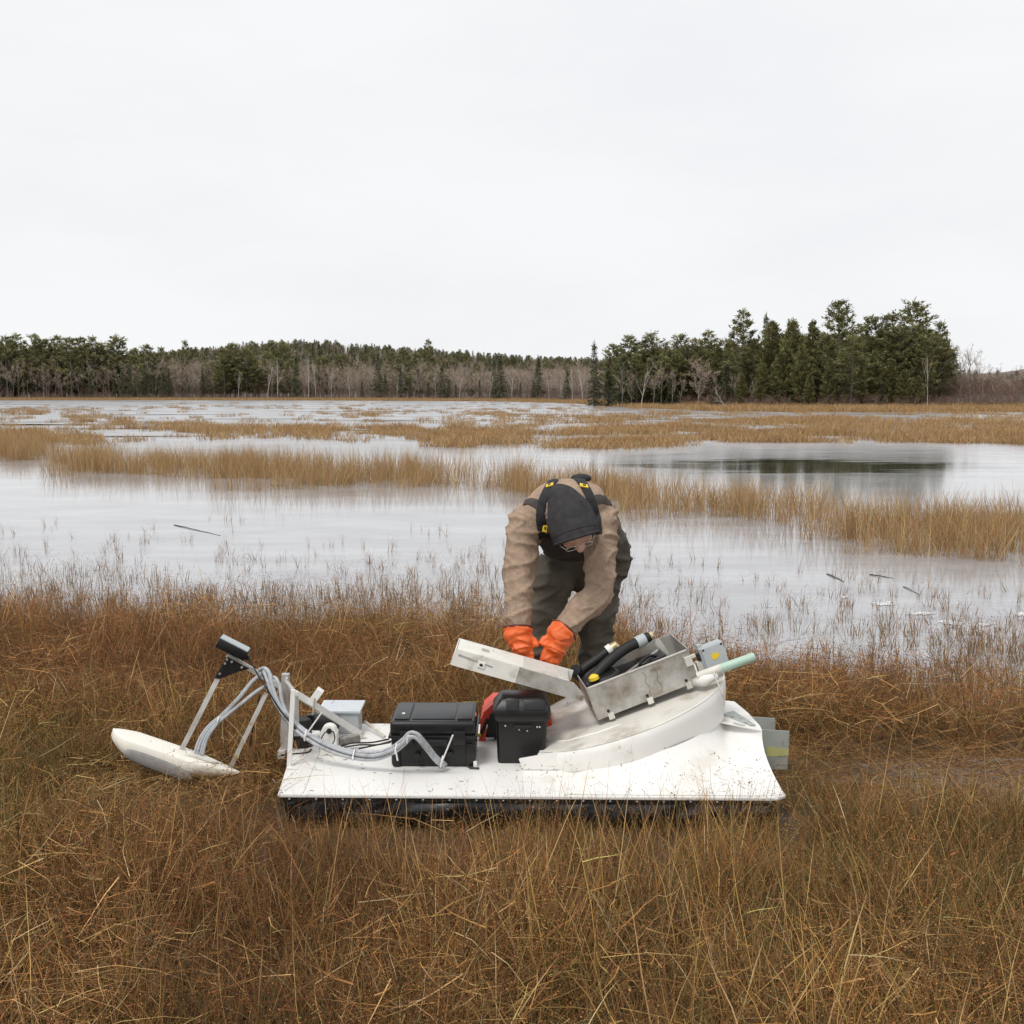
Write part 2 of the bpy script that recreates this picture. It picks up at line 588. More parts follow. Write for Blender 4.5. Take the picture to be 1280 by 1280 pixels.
def np_tubes(segs, sides=4):
    """segs: list of (p0, p1, r0, r1) -> verts, faces"""
    vs_, fs_ = [], []
    k = 0
    for p0, p1, r0, r1 in segs:
        p0 = np.array(p0, float); p1 = np.array(p1, float)
        d = p1 - p0; d /= np.linalg.norm(d) + 1e-9
        a = np.cross(d, [0.3, 0.8, 0.1]); a /= np.linalg.norm(a) + 1e-9
        b = np.cross(d, a)
        for (p, r_) in ((p0, r0), (p1, r1)):
            for j in range(sides):
                t = 2 * math.pi * j / sides
                vs_.append(p + (a * math.cos(t) + b * math.sin(t)) * r_)
        for j in range(sides):
            fs_.append((k + j, k + (j + 1) % sides, k + sides + (j + 1) % sides, k + sides + j))
        k += 2 * sides
    return np.array(vs_), np.array(fs_)

def conifer(seed, h, wr, style):
    r = np.random.default_rng(seed)
    C = Cards(); segs = []
    tr = 0.016 * h
    lean = r.normal(size=2) * 0.01
    npt = 8
    def tp(z): return np.array([lean[0] * z, lean[1] * z, z])
    for i in range(npt):
        z0, z1 = h * i / npt, h * (i + 1) / npt
        segs.append((tp(z0), tp(z1), tr * (1 - 0.95 * z0 / h), tr * (1 - 0.95 * z1 / h)))
    z = h * {'pine': 0.16, 'spruce': 0.07, 'cedar': 0.05}[style]
    while z < h * 0.985:
        t = z / h
        if style == 'pine':
            prof = min(1.0, 0.55 + 1.6 * (t - 0.12)) * (1 - 0.80 * max(0, (t - 0.35) / 0.65) ** 1.25)
            nb, step, slope = 6, 0.048, 0.10 + 0.45 * t
        elif style == 'spruce':
            prof = (1 - t) ** 0.85 + 0.03
            nb, step, slope = 6, 0.040, -0.25 + 0.5 * t
        else:
            prof = math.sin(math.pi * min(1, (0.15 + 0.85 * t))) ** 0.6 * (1 - 0.45 * t) + 0.04
            nb, step, slope = 7, 0.034, 0.75
        for k in range(nb):
            az = 2 * math.pi * (k + r.random()) / nb
            Lb = wr * h * prof * (r.uniform(0.62, 1.22) if style == 'pine' else r.uniform(0.70, 1.1))
            if style == 'pine' and r.random() < 0.10: continue
            bd = np.array([math.cos(az), math.sin(az), slope + r.normal() * 0.10]); bd /= np.linalg.norm(bd)
            p0 = tp(z + r.normal() * 0.012 * h)
            if style != 'cedar':
                segs.append((p0, p0 + bd * Lb * 0.8, 0.010 * Lb + 0.012, 0.006))
            ns = max(3, int(Lb / (0.21 if style == 'pine' else 0.20)))
            s_ = r.uniform(0.22 if style != 'spruce' else 0.1, 1.0, ns) ** 0.8
            base = p0 + bd[None] * (s_ * Lb)[:, None]
            base[:, 2] += (0.10 * Lb * s_ ** 2 if style == 'pine' else (-0.12 * Lb * s_ ** 2 if style == 'spruce' else 0))
            nc = {'pine': 9, 'spruce': 6, 'cedar': 7}[style]
            P = np.repeat(base, nc, 0) + r.normal(size=(ns * nc, 3)) * np.array([0.13, 0.13, 0.13 if style != 'cedar' else 0.16]) * (h / 12)
            lat = np.array([-bd[1], bd[0], 0])
            D = bd[None] * r.uniform(0.3, 1, (ns * nc, 1)) + lat[None] * r.normal(size=(ns * nc, 1)) * 0.7 + r.normal(size=(ns * nc, 3)) * 0.22
            if style == 'cedar': D += np.array([0, 0, 0.8])
            if style == 'pine': D += np.array([0, 0, 0.18])
            D /= np.linalg.norm(D, axis=1, keepdims=True)
            L_ = r.uniform(0.22, 0.46, ns * nc) * (h / 12)
            W_ = L_ * r.uniform(0.16, 0.27, ns * nc)
            up = np.array([0, 0, 1.0]) + r.normal(size=(ns * nc, 3)) * 0.45
            tone = r.uniform(0.62, 1.35)
            tint = np.ones((ns * nc, 3)) * tone * r.uniform(0.7, 1.3, (ns * nc, 1))
            tint *= np.array([1 + 0.15 * r.random(), 1.0, 0.95])
            C.add(P, D, L_, W_, up, tint)
        z += step * h * r.uniform(0.8, 1.2)
    # leader
    n = 30
    C.add(tp(h) + r.normal(size=(n, 3)) * [0.08, 0.08, 0.3] - [0, 0, 0.25], np.array([0, 0, 1.0]) + r.normal(size=(n, 3)) * 0.5,
          np.full(n, 0.35), np.full(n, 0.06), rand_unit(r, n), np.ones((n, 3)))
    tv, tf = np_tubes(segs, 5)
    return np_mesh('trunk', tv, [tf]), C.mesh('crown')

def bare_tree(seed, h, spread, twigs=1.0, birch=False):
    r = np.random.default_rng(seed)
    segs, tw, tc_ = [], [], []
    def branch(p, d, L, rad, dep):
        n = 4 if dep < 2 else 3
        pts = [p]
        dd = d.copy()
        for i in range(n):
            dd = dd + r.normal(size=3) * (0.09 if dep == 0 else 0.2); dd[2] += 0.06 if dep else 0.02
            dd /= np.linalg.norm(dd)
            pts.append(pts[-1] + dd * L / n)
        for i in range(n):
            r0 = rad * (1 - 0.7 * i / n); r1 = rad * (1 - 0.7 * (i + 1) / n)
            if dep <= 1: segs.append((pts[i], pts[i + 1], r0, r1))
            else:
                a = np.cross(dd, r.normal(size=3)); a /= np.linalg.norm(a)
                tw.extend([pts[i] - a * r0, pts[i] + a * r0, pts[i + 1] + a * r1, pts[i + 1] - a * r1])
                tc_.extend([np.ones(3) * r.uniform(0.75, 1.3)] * 4)
        if dep >= 4: return
        nk = {0: int(9 * twigs), 1: int(5 * twigs), 2: 4, 3: 3}[dep]
        for k in range(nk):
            s = r.uniform(0.30 if dep == 0 else 0.2, 1.0)
            f = s * n; i = min(n - 1, int(f)); q = pts[i] + (pts[i + 1] - pts[i]) * (f - i)
            ax = rand_unit(r, 1)[0]
            nd = dd * 0.75 + ax * spread * (1.0 if dep == 0 else 0.75); nd[2] = abs(nd[2]) * 0.8 + 0.25
            nd /= np.linalg.norm(nd)
            branch(q, nd, L * (0.55 if dep == 0 else 0.52) * r.uniform(0.7, 1.15) * (1.15 - 0.5 * s), max(0.019, rad * 0.38), dep + 1)
    branch(np.zeros(3), np.array([r.normal() * 0.05, r.normal() * 0.05, 1.0]), h * 0.82, 0.012 * h, 0)
    tv, tf = np_tubes(segs, 5)
    tw = np.array(tw); tc_ = np.array(tc_)
    top = max(tw[:, 2].max(), tv[:, 2].max()); k = h / top
    return np_mesh('trunk', tv * k, [tf]), np_mesh('crown', tw * k, [np.arange(len(tw)).reshape(-1, 4)], tc_)

H0 = 12.0
KINDS = {
    'pine': [conifer(100 + i, H0, w, 'pine') for i, w in enumerate((0.25, 0.30, 0.22, 0.27, 0.33))],
    'spruce': [conifer(200 + i, H0, w, 'spruce') for i, w in enumerate((0.16, 0.13, 0.19))],
    'cedar': [conifer(300 + i, H0, w, 'cedar') for i, w in enumerate((0.20, 0.17, 0.23))],
    'bare': [bare_tree(400 + i, H0, s, 1.0) for i, s in enumerate((0.8, 1.0, 0.7, 0.9, 1.1, 0.75))],
    'wide': [bare_tree(451, H0, 0.85, 1.7)],
    'birch': [bare_tree(500 + i, H0, 0.6, 0.7) for i in range(3)],
    'shrub': [bare_tree(600 + i, H0, 1.6, 1.3) for i in range(3)],
}
TMAT = {'pine': (m_bark, m_needle), 'spruce': (m_bark, m_spruce), 'cedar': (m_bark, m_cedar), 'bare': (m_bark, m_twig),
        'wide': (m_bark, m_twig), 'birch': (m_birch, m_twig), 'shrub': (m_bark, m_twigr)}
TNAME = {'pine': 'pine_tree', 'spruce': 'spruce_tree', 'cedar': 'cedar_tree', 'bare': 'bare_tree', 'wide': 'bare_tree', 'birch': 'birch_tree', 'shrub': 'shrub'}
for k, lst in KINDS.items():
    for t, c in lst:
        t.materials.append(TMAT[k][0]); c.materials.append(TMAT[k][1])
        c.polygons.foreach_set('use_smooth', [True] * len(c.polygons))

trr = random.Random(5)
def plant(kind, x, y, h, label, group=None, wide=1.0, variant=None, tilt=0.0):
    lst = KINDS[kind]
    t, c = lst[(variant if variant is not None else trr.randrange(len(lst))) % len(lst)]
    z = float(ground_z(x, y)) - 0.05
    e = empty(TNAME[kind], (x, y, z), label, 'shrub' if kind == 'shrub' else 'tree', group)
    s = h / H0
    e.scale = (s * wide, s * wide, s)
    e.rotation_euler = (tilt * 0.4, tilt, trr.uniform(0, 6.28))
    for nm, me in (('trunk', t), ('crown', c)):
        o = bpy.data.objects.new(nm, me); o.parent = e; COL.objects.link(o)
    return e

def px_tree(kind, px, top, Y, label, group=None, wide=1.0, variant=None, tilt=0.0):
    """tree at photo column px, standing on the ground at distance Y, its top at photo row top"""
    x = (px - 640) / FPX * Y
    zt = at(px, top, Y).z
    return plant(kind, x, Y, zt - float(ground_z(x, Y)), label, group, wide, variant, tilt)

def build_trees():
    # --- the stand on the right, nearer
    P1 = 'pine of the tall stand right of the open lead, crown reaching above the bare trees'
    big = [('pine', 925, 391, 133, 1.05, 0, 'tall dark pine with ragged layered crown rising left of the olive cedars'),
           ('pine', 1047, 379, 129, 1.15, 1, 'tallest broad pine in the middle of the right stand'),
           ('pine', 1135, 380, 128, 1.25, 4, 'wide tall pine at the right end of the stand beside the bare trees'),
           ('pine', 1062, 420, 121, 1.25, 3, 'lower pale green pine standing in front of the tallest pine'),
           ('cedar', 988, 402, 127, 1.25, 0, 'broad olive cedar between the two tall dark pines'),
           ('cedar', 1012, 405, 129, 1.15, 1, 'slimmer olive cedar close beside the tallest broad pine'),
           ('cedar', 962, 404, 130, 1.3, 2, 'olive cedar just right of the ragged dark pine'),
           ('spruce', 742, 430, 150, 1.0, 0, 'dark pointed spruce at the left end of the right stand'),
           ('spruce', 953, 394, 140, 0.75, 1, 'thin spruce tip poking up behind the olive cedars'),
           ('pine', 1168, 404, 130, 1.0, 2, 'dark pine at the very right of the stand, half behind bare trunks')]
    for k, px, top, Y, w, v, lab in big:
        px_tree(k, px, top, Y, lab, None, w, v)
    G = 'pines and cedars filling the right stand'
    for px, top, Y, w in [(765, 432, 150, 1.2), (785, 420, 149, 1.25), (800, 428, 152, 1.1), (813, 418, 148, 1.2), (832, 434, 143, 1.2), (850, 420, 140, 1.2), (866, 424, 142, 1.2),
                          (884, 416, 139, 1.25), (905, 425, 138, 1.2), (1085, 398, 132, 1.1), (1105, 396, 131, 1.1), (1120, 410, 127, 1.2),
                          (1030, 420, 126, 1.1), (1150, 420, 125, 1.2), (940, 430, 131, 1.2)]:
        px_tree('pine', px, top, Y, 'mid-sized pine packed among its neighbours in the right stand', G, w)
    for px, top, Y, w in [(975, 440, 126, 1.4), (1000, 432, 124, 1.3), (1090, 440, 124, 1.5), (1110, 450, 123, 1.5), (1035, 450, 122, 1.4), (950, 455, 127, 1.4), (1075, 470, 121, 1.4), (1128, 462, 122, 1.5), (1145, 470, 122, 1.4), (925, 468, 127, 1.3), (1010, 468, 122, 1.4)]:
        px_tree('cedar', px, top, Y, 'low olive cedar filling the foot of the right stand', G, w)
    for px, top, Y in [(760, 462, 146), (775, 470, 146), (1000, 470, 125), (905, 455, 130), (893, 475, 128), (1100, 478, 121), (840, 468, 138), (825, 470, 140)]:
        px_tree('spruce', px, top, Y, 'small dark spruce at the foot of the right stand', G, 1.7)
    px_tree('wide', 873, 443, 124, 'wide fan-shaped bare tree standing out pale before the right stand', None, 1.5, 0)
    px_tree('birch', 1157, 440, 118, 'single pale dead birch trunk before the dark cedars', None, 0.35, 0)
    px_tree('birch', 908, 478, 122, 'short white birch leaning left at the foot of the cedars', None, 0.9, 1, -0.45)
    px_tree('birch', 800, 455, 133, 'pale birch pair trunk before the left pines of the right stand', None, 0.7, 2, 0.12)
    for px, top, Y, w in [(1185, 425, 131, 0.8), (1198, 430, 128, 0.9), (1210, 432, 127, 1.0), (1218, 428, 131, 0.9), (1228, 436, 126, 0.9)]:
        px_tree('bare', px, top, Y, 'bare grey tree in the clump right of the pines', 'bare trees right of the pines', w)
    for px, top, Y in [(1243, 455, 128), (1252, 452, 134), (1262, 458, 128), (1272, 452, 131), (1283, 455, 127), (1295, 450, 130), (1310, 440, 130), (1330, 430, 132)]:
        px_tree('bare', px, top, Y, 'small sparse bare tree before the far purple hill', 'sparse bare trees at the right end', 0.8)
    for px, top, Y in [(778, 452, 136), (790, 462, 134), (815, 455, 134), (826, 448, 136), (838, 458, 132), (850, 465, 128), (893, 465, 126), (915, 462, 128), (935, 470, 125)]:
        px_tree('bare', px, top, Y, 'thin bare tree before the left pines of the right stand', 'thin bare trees before the right stand', 0.8)

    # --- the long wood on the left and in the middle, further away
    def fy(px):
        for _ in range(3): pass
        return float(np.interp(px, [p for p, _ in _fs], [y for _, y in _fs]))
    GL = 'pines along the left wood'
    for px, top in [(-8, 424), (12, 422), (27, 420), (48, 419), (62, 426), (78, 421), (92, 424), (106, 424), (120, 423), (132, 430), (150, 422), (172, 437), (186, 432), (205, 436)]:
        e = px_tree('pine', px, top, fy(px) + trr.uniform(8, 22), 'dark pine in the left wood, top against the sky', GL, trr.uniform(1.15, 1.4))
    px_tree('pine', 234, 427, fy(234) + 30, 'lone thin pine top rising above bare trees in the left wood', None, 0.7, 2)
    for px, top, w in [(283, 436, 1.3), (296, 430, 1.35), (310, 434, 1.3), (290, 455, 1.4), (318, 448, 1.3)]:
        px_tree('pine', px, top, fy(px) + trr.uniform(2, 9), 'dark pine in the tight green clump of the middle wood', 'pine clump in the middle wood', w)
    for px, top, w in [(343, 430, 1.2), (355, 428, 1.25), (336, 440, 1.2), (405, 446, 1.2), (425, 444, 1.2), (520, 442, 1.2), (507, 440, 1.2), (490, 441, 1.1)]:
        px_tree('pine', px, top, fy(px) + trr.uniform(18, 30), 'pine crown showing above bare trees in the middle wood', 'pines over the middle wood', w)
    px_tree('pine', 536, 427, fy(536) + 34, 'crooked tall pine alone on the skyline of the middle wood', None, 0.8, 0)
    GS = 'spruces in front of the bare middle wood'
    for px, top, w in [(372, 446, 1.1), (390, 458, 0.9), (453, 476, 1.3), (473, 442, 1.0), (483, 468, 1.2), (501, 458, 1.1), (513, 474, 1.2), (524, 462, 0.9), (536, 478, 1.4), (553, 456, 1.1), (562, 474, 1.2), (570, 480, 1.2),
                       (116, 468, 1.1), (155, 464, 1.1), (165, 458, 1.0), (183, 463, 1.1), (193, 456, 1.0), (206, 466, 1.2), (214, 464, 1.1), (236, 470, 1.2), (255, 460, 1.1), (145, 478, 1.3), (172, 476, 1.3), (600, 475, 1.1), (650, 478, 1.1), (666, 475, 1.2), (626, 448, 1.2), (617, 450, 1.1), (708, 462, 1.5), (672, 446, 1.4)]:
        px_tree('spruce', px, top, fy(px) + trr.uniform(1, 5), 'dark spruce among bare trunks at the edge of the long wood', GS, w)
    GB = 'bare trees along the edge of the long wood'
    for i in range(86):
        px = -6 + i * 8.7 + trr.uniform(-3, 3)
        if 278 < px < 322: continue
        top = float(np.interp(px, [0, 60, 130, 180, 260, 330, 480, 560, 740], [452, 455, 450, 446, 444, 452, 450, 450, 448])) + trr.uniform(-4, 14)
        px_tree('bare', px, top, fy(px) + trr.uniform(2, 12), 'grey-brown leafless tree along the edge of the long wood', GB, trr.uniform(0.75, 1.1))
    for px, top in [(336, 450), (348, 445), (387, 445), (396, 455), (300, 462), (415, 460), (438, 462), (497, 470), (545, 465), (575, 470), (612, 465), (640, 465), (686, 470), (715, 458), (728, 452), (700, 468)]:
        px_tree('birch', px, top, fy(px) - trr.uniform(0, 2), 'pale-trunked birch at the edge of the long wood', 'pale birches along the long wood', 0.6)

    # --- what nobody could count: the wood behind, the wooded hill, undergrowth
    src = []
    order = ['pine', 'spruce', 'cedar', 'bare']
    base = {}
    for k in order + ['shrub']:
        base[k] = []
        for t, c in KINDS[k][:3]:
            me = bpy.data.meshes.new('far_' + k)
            b = bmesh.new(); b.from_mesh(t)
            nt = len(b.faces)
            b.from_mesh(c)
            b.faces.ensure_lookup_table()
            for f in b.faces[nt:]: f.material_index = 1
            b.to_mesh(me); b.free()
            me.materials.append(TMAT[k][0]); me.materials.append(TMAT[k][1])
            base[k].append(len(src)); src.append((me, None))
    r = np.random.default_rng(77)
    P, RT, SC, ID = [], [], [], []
    def put(k, x, y, z, h, w=1.0):
        P.append((x, y, z)); RT.append((0, 0, r.uniform(0, 6.28))); SC.append((h / H0 * w, h / H0 * w, h / H0)); ID.append(r.choice(base[k]))
    for i in range(900):      # wood behind the left edge
        px = r.uniform(-120, 760)
        Y = float(np.interp(px, [p for p, _ in _fs], [y for _, y in _fs])) + 10 + r.uniform(0, 75)
        x = (px - 640) / FPX * Y
        top = np.interp(px, [0, 150, 260, 330, 540, 740], [430, 438, 446, 444, 456, 454]) + r.uniform(0, 16)
        h = at(px, float(top), Y).z
        k = 'pine' if r.random() < np.interp(px, [0, 130, 220, 300, 420, 740], [0.42, 0.30, 0.08, 0.18, 0.05, 0.03]) else 'bare'
        put(k, x, Y, 0.0, h, 1.25 if k == 'pine' else 1.0)
    for i in range(260):      # wood behind the right stand
        px = r.uniform(770, 1180)
        Y = r.uniform(140, 175)
        x = (px - 640) / FPX * Y
        top = np.interp(px, [770, 900, 1000, 1150, 1180], [440, 432, 420, 412, 425]) + r.uniform(0, 20)
        put('pine' if r.random() < 0.75 else 'spruce', x, Y, 0.0, at(px, float(top), Y).z, 1.3)
    for i in range(9500):     # hillside
        Y = r.uniform(460, 800); px = r.uniform(-100, 1400)
        x = (px - 640) / FPX * Y
        z = float(hill_z(x, Y))
        if z < 1.0: continue
        q = r.random()
        k = 'bare' if (q < 0.45 or px > 1150) else ('spruce' if q < 0.72 else 'pine')
        put(k, x, Y, z - 0.3, r.uniform(4.5, 8.0) if k != 'bare' else r.uniform(5, 7.5), 1.3)
    for i in range(900):      # wooded hill at the right edge
        Y = r.uniform(560, 790); px = r.uniform(1170, 1380)
        x = (px - 640) / FPX * Y
        put('bare' if r.random() < 0.8 else 'spruce', x, Y, float(hill_z(x, Y)) - 0.3, r.uniform(6, 12), 2.0)
    scatter('far_wood', P, RT, SC, ID, src, label='mixed wood of conifers and bare trees behind the shore and on the hill')
    P, RT, SC, ID = [], [], [], []
    for i in range(1500):     # red-brown scrub along the far shore
        px = r.uniform(-60, 1340)
        Y = float(np.interp(px, [p for p, _ in _fs], [y for _, y in _fs])) + r.uniform(-4, 5)
        x = (px - 640) / FPX * Y
        put('shrub', x, Y, 0.05, r.uniform(0.5, 1.6), r.uniform(1.0, 1.7))
    for i in range(1500):     # undergrowth inside the wood
        px = r.uniform(-60, 1340)
        Y = float(np.interp(px, [p for p, _ in _fs], [y for _, y in _fs])) + r.uniform(5, 70)
        x = (px - 640) / FPX * Y
        put('shrub', x, Y, 0.05, r.uniform(1.6, 4.2), r.uniform(1.0, 1.6))
    scatter('shore_scrub', P, RT, SC, ID, src, label='low red-brown leafless scrub along the far shore')

# ================================================================ GRASS AND REEDS
m_grass = mat('dry_grass', (1.0, 1.0, 1.0), rough=0.75, var=0.0, scale=2.0, attr='tint', trans=0.05, spec=0.25)

PAL = {
    'rust': (0.340, 0.165, 0.060), 'brown': (0.255, 0.155, 0.068), 'dark': (0.095, 0.058, 0.030), 'straw': (0.54, 0.375, 0.165),
    'gold': (0.46, 0.282, 0.098), 'pale': (0.62, 0.50, 0.31), 'olive': (0.175, 0.145, 0.048), 'green': (0.115, 0.132, 0.036), 'red': (0.29, 0.110, 0.055),
    'tan': (0.46, 0.315, 0.165), 'reed': (0.41, 0.256, 0.114), 'reedb': (0.31, 0.182, 0.080), 'mauve': (0.17, 0.095, 0.060),
}

class Blades:
    def __init__(s, seed): s.r = np.random.default_rng(seed); s.v = []; s.c = []; s.q = []; s.t = []; s.n = 0; s.kink = 0.06
    def blade(s, p, d0, L, w, bend, col, nseg=4, tipc=None):
        """ribbon from p; d0 start direction; bend = sideways droop"""
        r = s.r
        d = np.array(d0, float); d /= np.linalg.norm(d)
        a = np.cross(d, r.normal(size=3)); a /= np.linalg.norm(a) + 1e-9
        hb = np.array([d[0], d[1], 0]) + r.normal(size=3) * [0.3, 0.3, 0]
        hb /= np.linalg.norm(hb) + 1e-9
        pts = [np.array(p, float)]
        for i in range(nseg):
            d = d + (hb * 0.8 - np.array([0, 0, 0.75])) * bend * (0.5 + i) / nseg / 1.6 + r.normal(size=3) * s.kink
            d /= np.linalg.norm(d)
            pts.append(pts[-1] + d * L / nseg)
        k = s.n
        tipc = col if tipc is None else tipc
        for i, q in enumerate(pts[:-1]):
            ww = w * (1 - 0.75 * i / nseg) * 0.5
            s.v += [q - a * ww, q + a * ww]
            cc = np.array(col) * (1 - i / nseg) + np.array(tipc) * (i / nseg)
            s.c += [cc, cc]
        s.v.append(pts[-1]); s.c.append(np.array(tipc))
        for i in range(nseg - 1):
            b = k + 2 * i
            s.q.append((b, b + 1, b + 3, b + 2))
        b = k + 2 * (nseg - 1)
        s.t.append((b, b + 1, b + 2))
        s.n += 2 * nseg + 1
        return pts, d
    def seed(s, p, sz, col):
        """small capsule: stretched octahedron"""
        r = s.r
        k = s.n
        ax = r.normal(size=3); ax[2] = abs(ax[2]) + 0.8; ax /= np.linalg.norm(ax)
        a = np.cross(ax, r.normal(size=3)); a /= np.linalg.norm(a); b = np.cross(ax, a)
        p = np.array(p)
        s.v += [p - ax * sz, p + ax * sz + a * sz * 0.6, p + ax * sz * 0.4 - a * sz * 0.6 + b * sz * 0.6, p + ax * sz * 0.4 - a * sz * 0.5 - b * sz * 0.6]
        s.c += [np.array(col)] * 4
        s.t += [(k, k + 1, k + 2), (k, k + 2, k + 3), (k, k + 3, k + 1), (k + 1, k + 3, k + 2)]
        s.n += 4
    def mesh(s, name):
        me = np_mesh(name, np.array(s.v), [f for f in (np.array(s.q).reshape(-1, 4) if s.q else None, np.array(s.t).reshape(-1, 3)) if f is not None and len(f)], np.array(s.c))
        me.materials.append(m_grass)
        ARR[me.name] = (np.array(s.v, dtype=np.float32), np.array(s.q, dtype=np.int32).reshape(-1, 4), np.array(s.t, dtype=np.int32).reshape(-1, 3), np.array(s.c, dtype=np.float32))
        return me

ARR = {}
def euler_mats(rot):
    cx, cy, cz = np.cos(rot).T; sx, sy, sz = np.sin(rot).T
    M = np.empty((len(rot), 3, 3), dtype=np.float32)
    M[:, 0, 0] = cy * cz; M[:, 0, 1] = sx * sy * cz - cx * sz; M[:, 0, 2] = cx * sy * cz + sx * sz
    M[:, 1, 0] = cy * sz; M[:, 1, 1] = sx * sy * sz + cx * cz; M[:, 1, 2] = cx * sy * sz - sx * cz
    M[:, 2, 0] = -sy; M[:, 2, 1] = sx * cy; M[:, 2, 2] = cx * cy
    return M

def bake(name, pts, rots, scls, idx, sources, label, tones=None):
    """one stuff object made of real blades: copies of the source clumps joined into one mesh"""
    pts = np.array(pts, dtype=np.float32); scls = np.array(scls, dtype=np.float32); idx = np.array(idx)
    M = euler_mats(np.array(rots, dtype=np.float32))
    tones = np.ones((len(pts), 3), dtype=np.float32) if tones is None else np.array(tones, dtype=np.float32)
    V, Q, T, C = [], [], [], []
    base = 0
    for k, (me, _) in enumerate(sources):
        sel = np.nonzero(idx == k)[0]
        if len(sel) == 0: continue
        v, q, t, c = ARR[me.name]
        w = np.einsum('nij,nvj->nvi', M[sel], v[None] * scls[sel][:, None, :]) + pts[sel][:, None, :]
        off = base + np.arange(len(sel), dtype=np.int32)[:, None, None] * len(v)
        V.append(w.reshape(-1, 3)); C.append((c[None] * tones[sel][:, None, :]).reshape(-1, 3))
        Q.append((q[None] + off).reshape(-1, 4)); T.append((t[None] + off).reshape(-1, 3))
        base += len(v) * len(sel)
    V = np.concatenate(V); Q = np.concatenate(Q); T = np.concatenate(T)
    me = np_mesh(name, V, [Q, T], np.concatenate(C))
    o = link_mesh(name, me, m_grass)
    return tag(o, label, kind='stuff')

def jit(r, name, a=0.25):
    c = np.array(PAL[name]) * r.uniform(1 - a, 1 + a)
    return np.clip(c * (1 + r.normal(size=3) * 0.06), 0.004, 0.9)
def pickc(r, table):
    k = list(table); w = np.array([table[x] for x in k]); return k[r.choice(len(k), p=w / w.sum())]

def rush_tuft(seed, n, rad, hmin, hmax, lean, cols, seeds=0.6, w=0.0024, seedcol='rust'):
    """clump of rushes: thin stems, branched seed heads of small capsules"""
    B = Blades(seed); r = B.r
    for i in range(n):
        a = r.uniform(0, 6.28); rr_ = rad * math.sqrt(r.random())
        p = (rr_ * math.cos(a), rr_ * math.sin(a), -0.02)
        d = np.array([math.cos(a) * rr_ / rad * lean, math.sin(a) * rr_ / rad * lean, 1.0]) + r.normal(size=3) * [lean * 0.6, lean * 0.6, 0]
        L = r.uniform(hmin, hmax)
        c = jit(r, pickc(r, cols)); 
        low = c * 0.6 + np.array(PAL['olive']) * 0.4
        pts, dd = B.blade(p, d, L, w * r.uniform(0.7, 1.4), r.uniform(0.0, 0.5), low, 3, c)
        if r.random() < seeds:
            for k in range(r.integers(1, 4)):
                q = pts[-1 - r.integers(0, 2)] * 1.0
                bd = dd * 0.8 + r.normal(size=3) * 0.55; bd /= np.linalg.norm(bd)
                bl = r.uniform(0.02, 0.07)
                e, _ = B.blade(q, bd, bl, 0.0016, 0.2, c, 1)
                for j in range(r.integers(1, 3)):
                    B.seed(e[-1] + r.normal(size=3) * 0.005, r.uniform(0.0024, 0.0042), jit(r, seedcol if r.random() < 0.5 else 'brown', 0.5))
    return B.mesh('rush_tuft')

def grass_tuft(seed, n, rad, hmin, hmax, lean, bend, cols, w=0.003):
    B = Blades(seed); r = B.r
    for i in range(n):
        a = r.uniform(0, 6.28); rr_ = rad * math.sqrt(r.random())
        p = (rr_ * math.cos(a), rr_ * math.sin(a), -0.02)
        b = r.uniform(0, 6.28)
        d = np.array([math.cos(b) * lean * r.random(), math.sin(b) * lean * r.random(), 1.0])
        c = jit(r, pickc(r, cols))
        B.blade(p, d, r.uniform(hmin, hmax), w * r.uniform(0.6, 1.5), r.uniform(0.2, 1) * bend, c, 4)
    return B.mesh('grass_tuft')

def thatch(seed, n, rad, cols, zmax=0.12, lo=0.10, hi=0.34):
    """dead blades lying across each other"""
    B = Blades(seed); r = B.r; B.kink = 0.17
    for i in range(n):
        a = r.uniform(0, 6.28)
        p = (r.normal() * rad, r.normal() * rad, r.uniform(0.0, zmax))
        d = np.array([math.cos(a), math.sin(a), r.normal() * 0.35])
        B.blade(p, d, r.uniform(lo, hi), r.uniform(0.0014, 0.0030), r.uniform(-0.5, 0.7), jit(r, pickc(r, cols), 0.4), 3)
    return B.mesh('thatch')

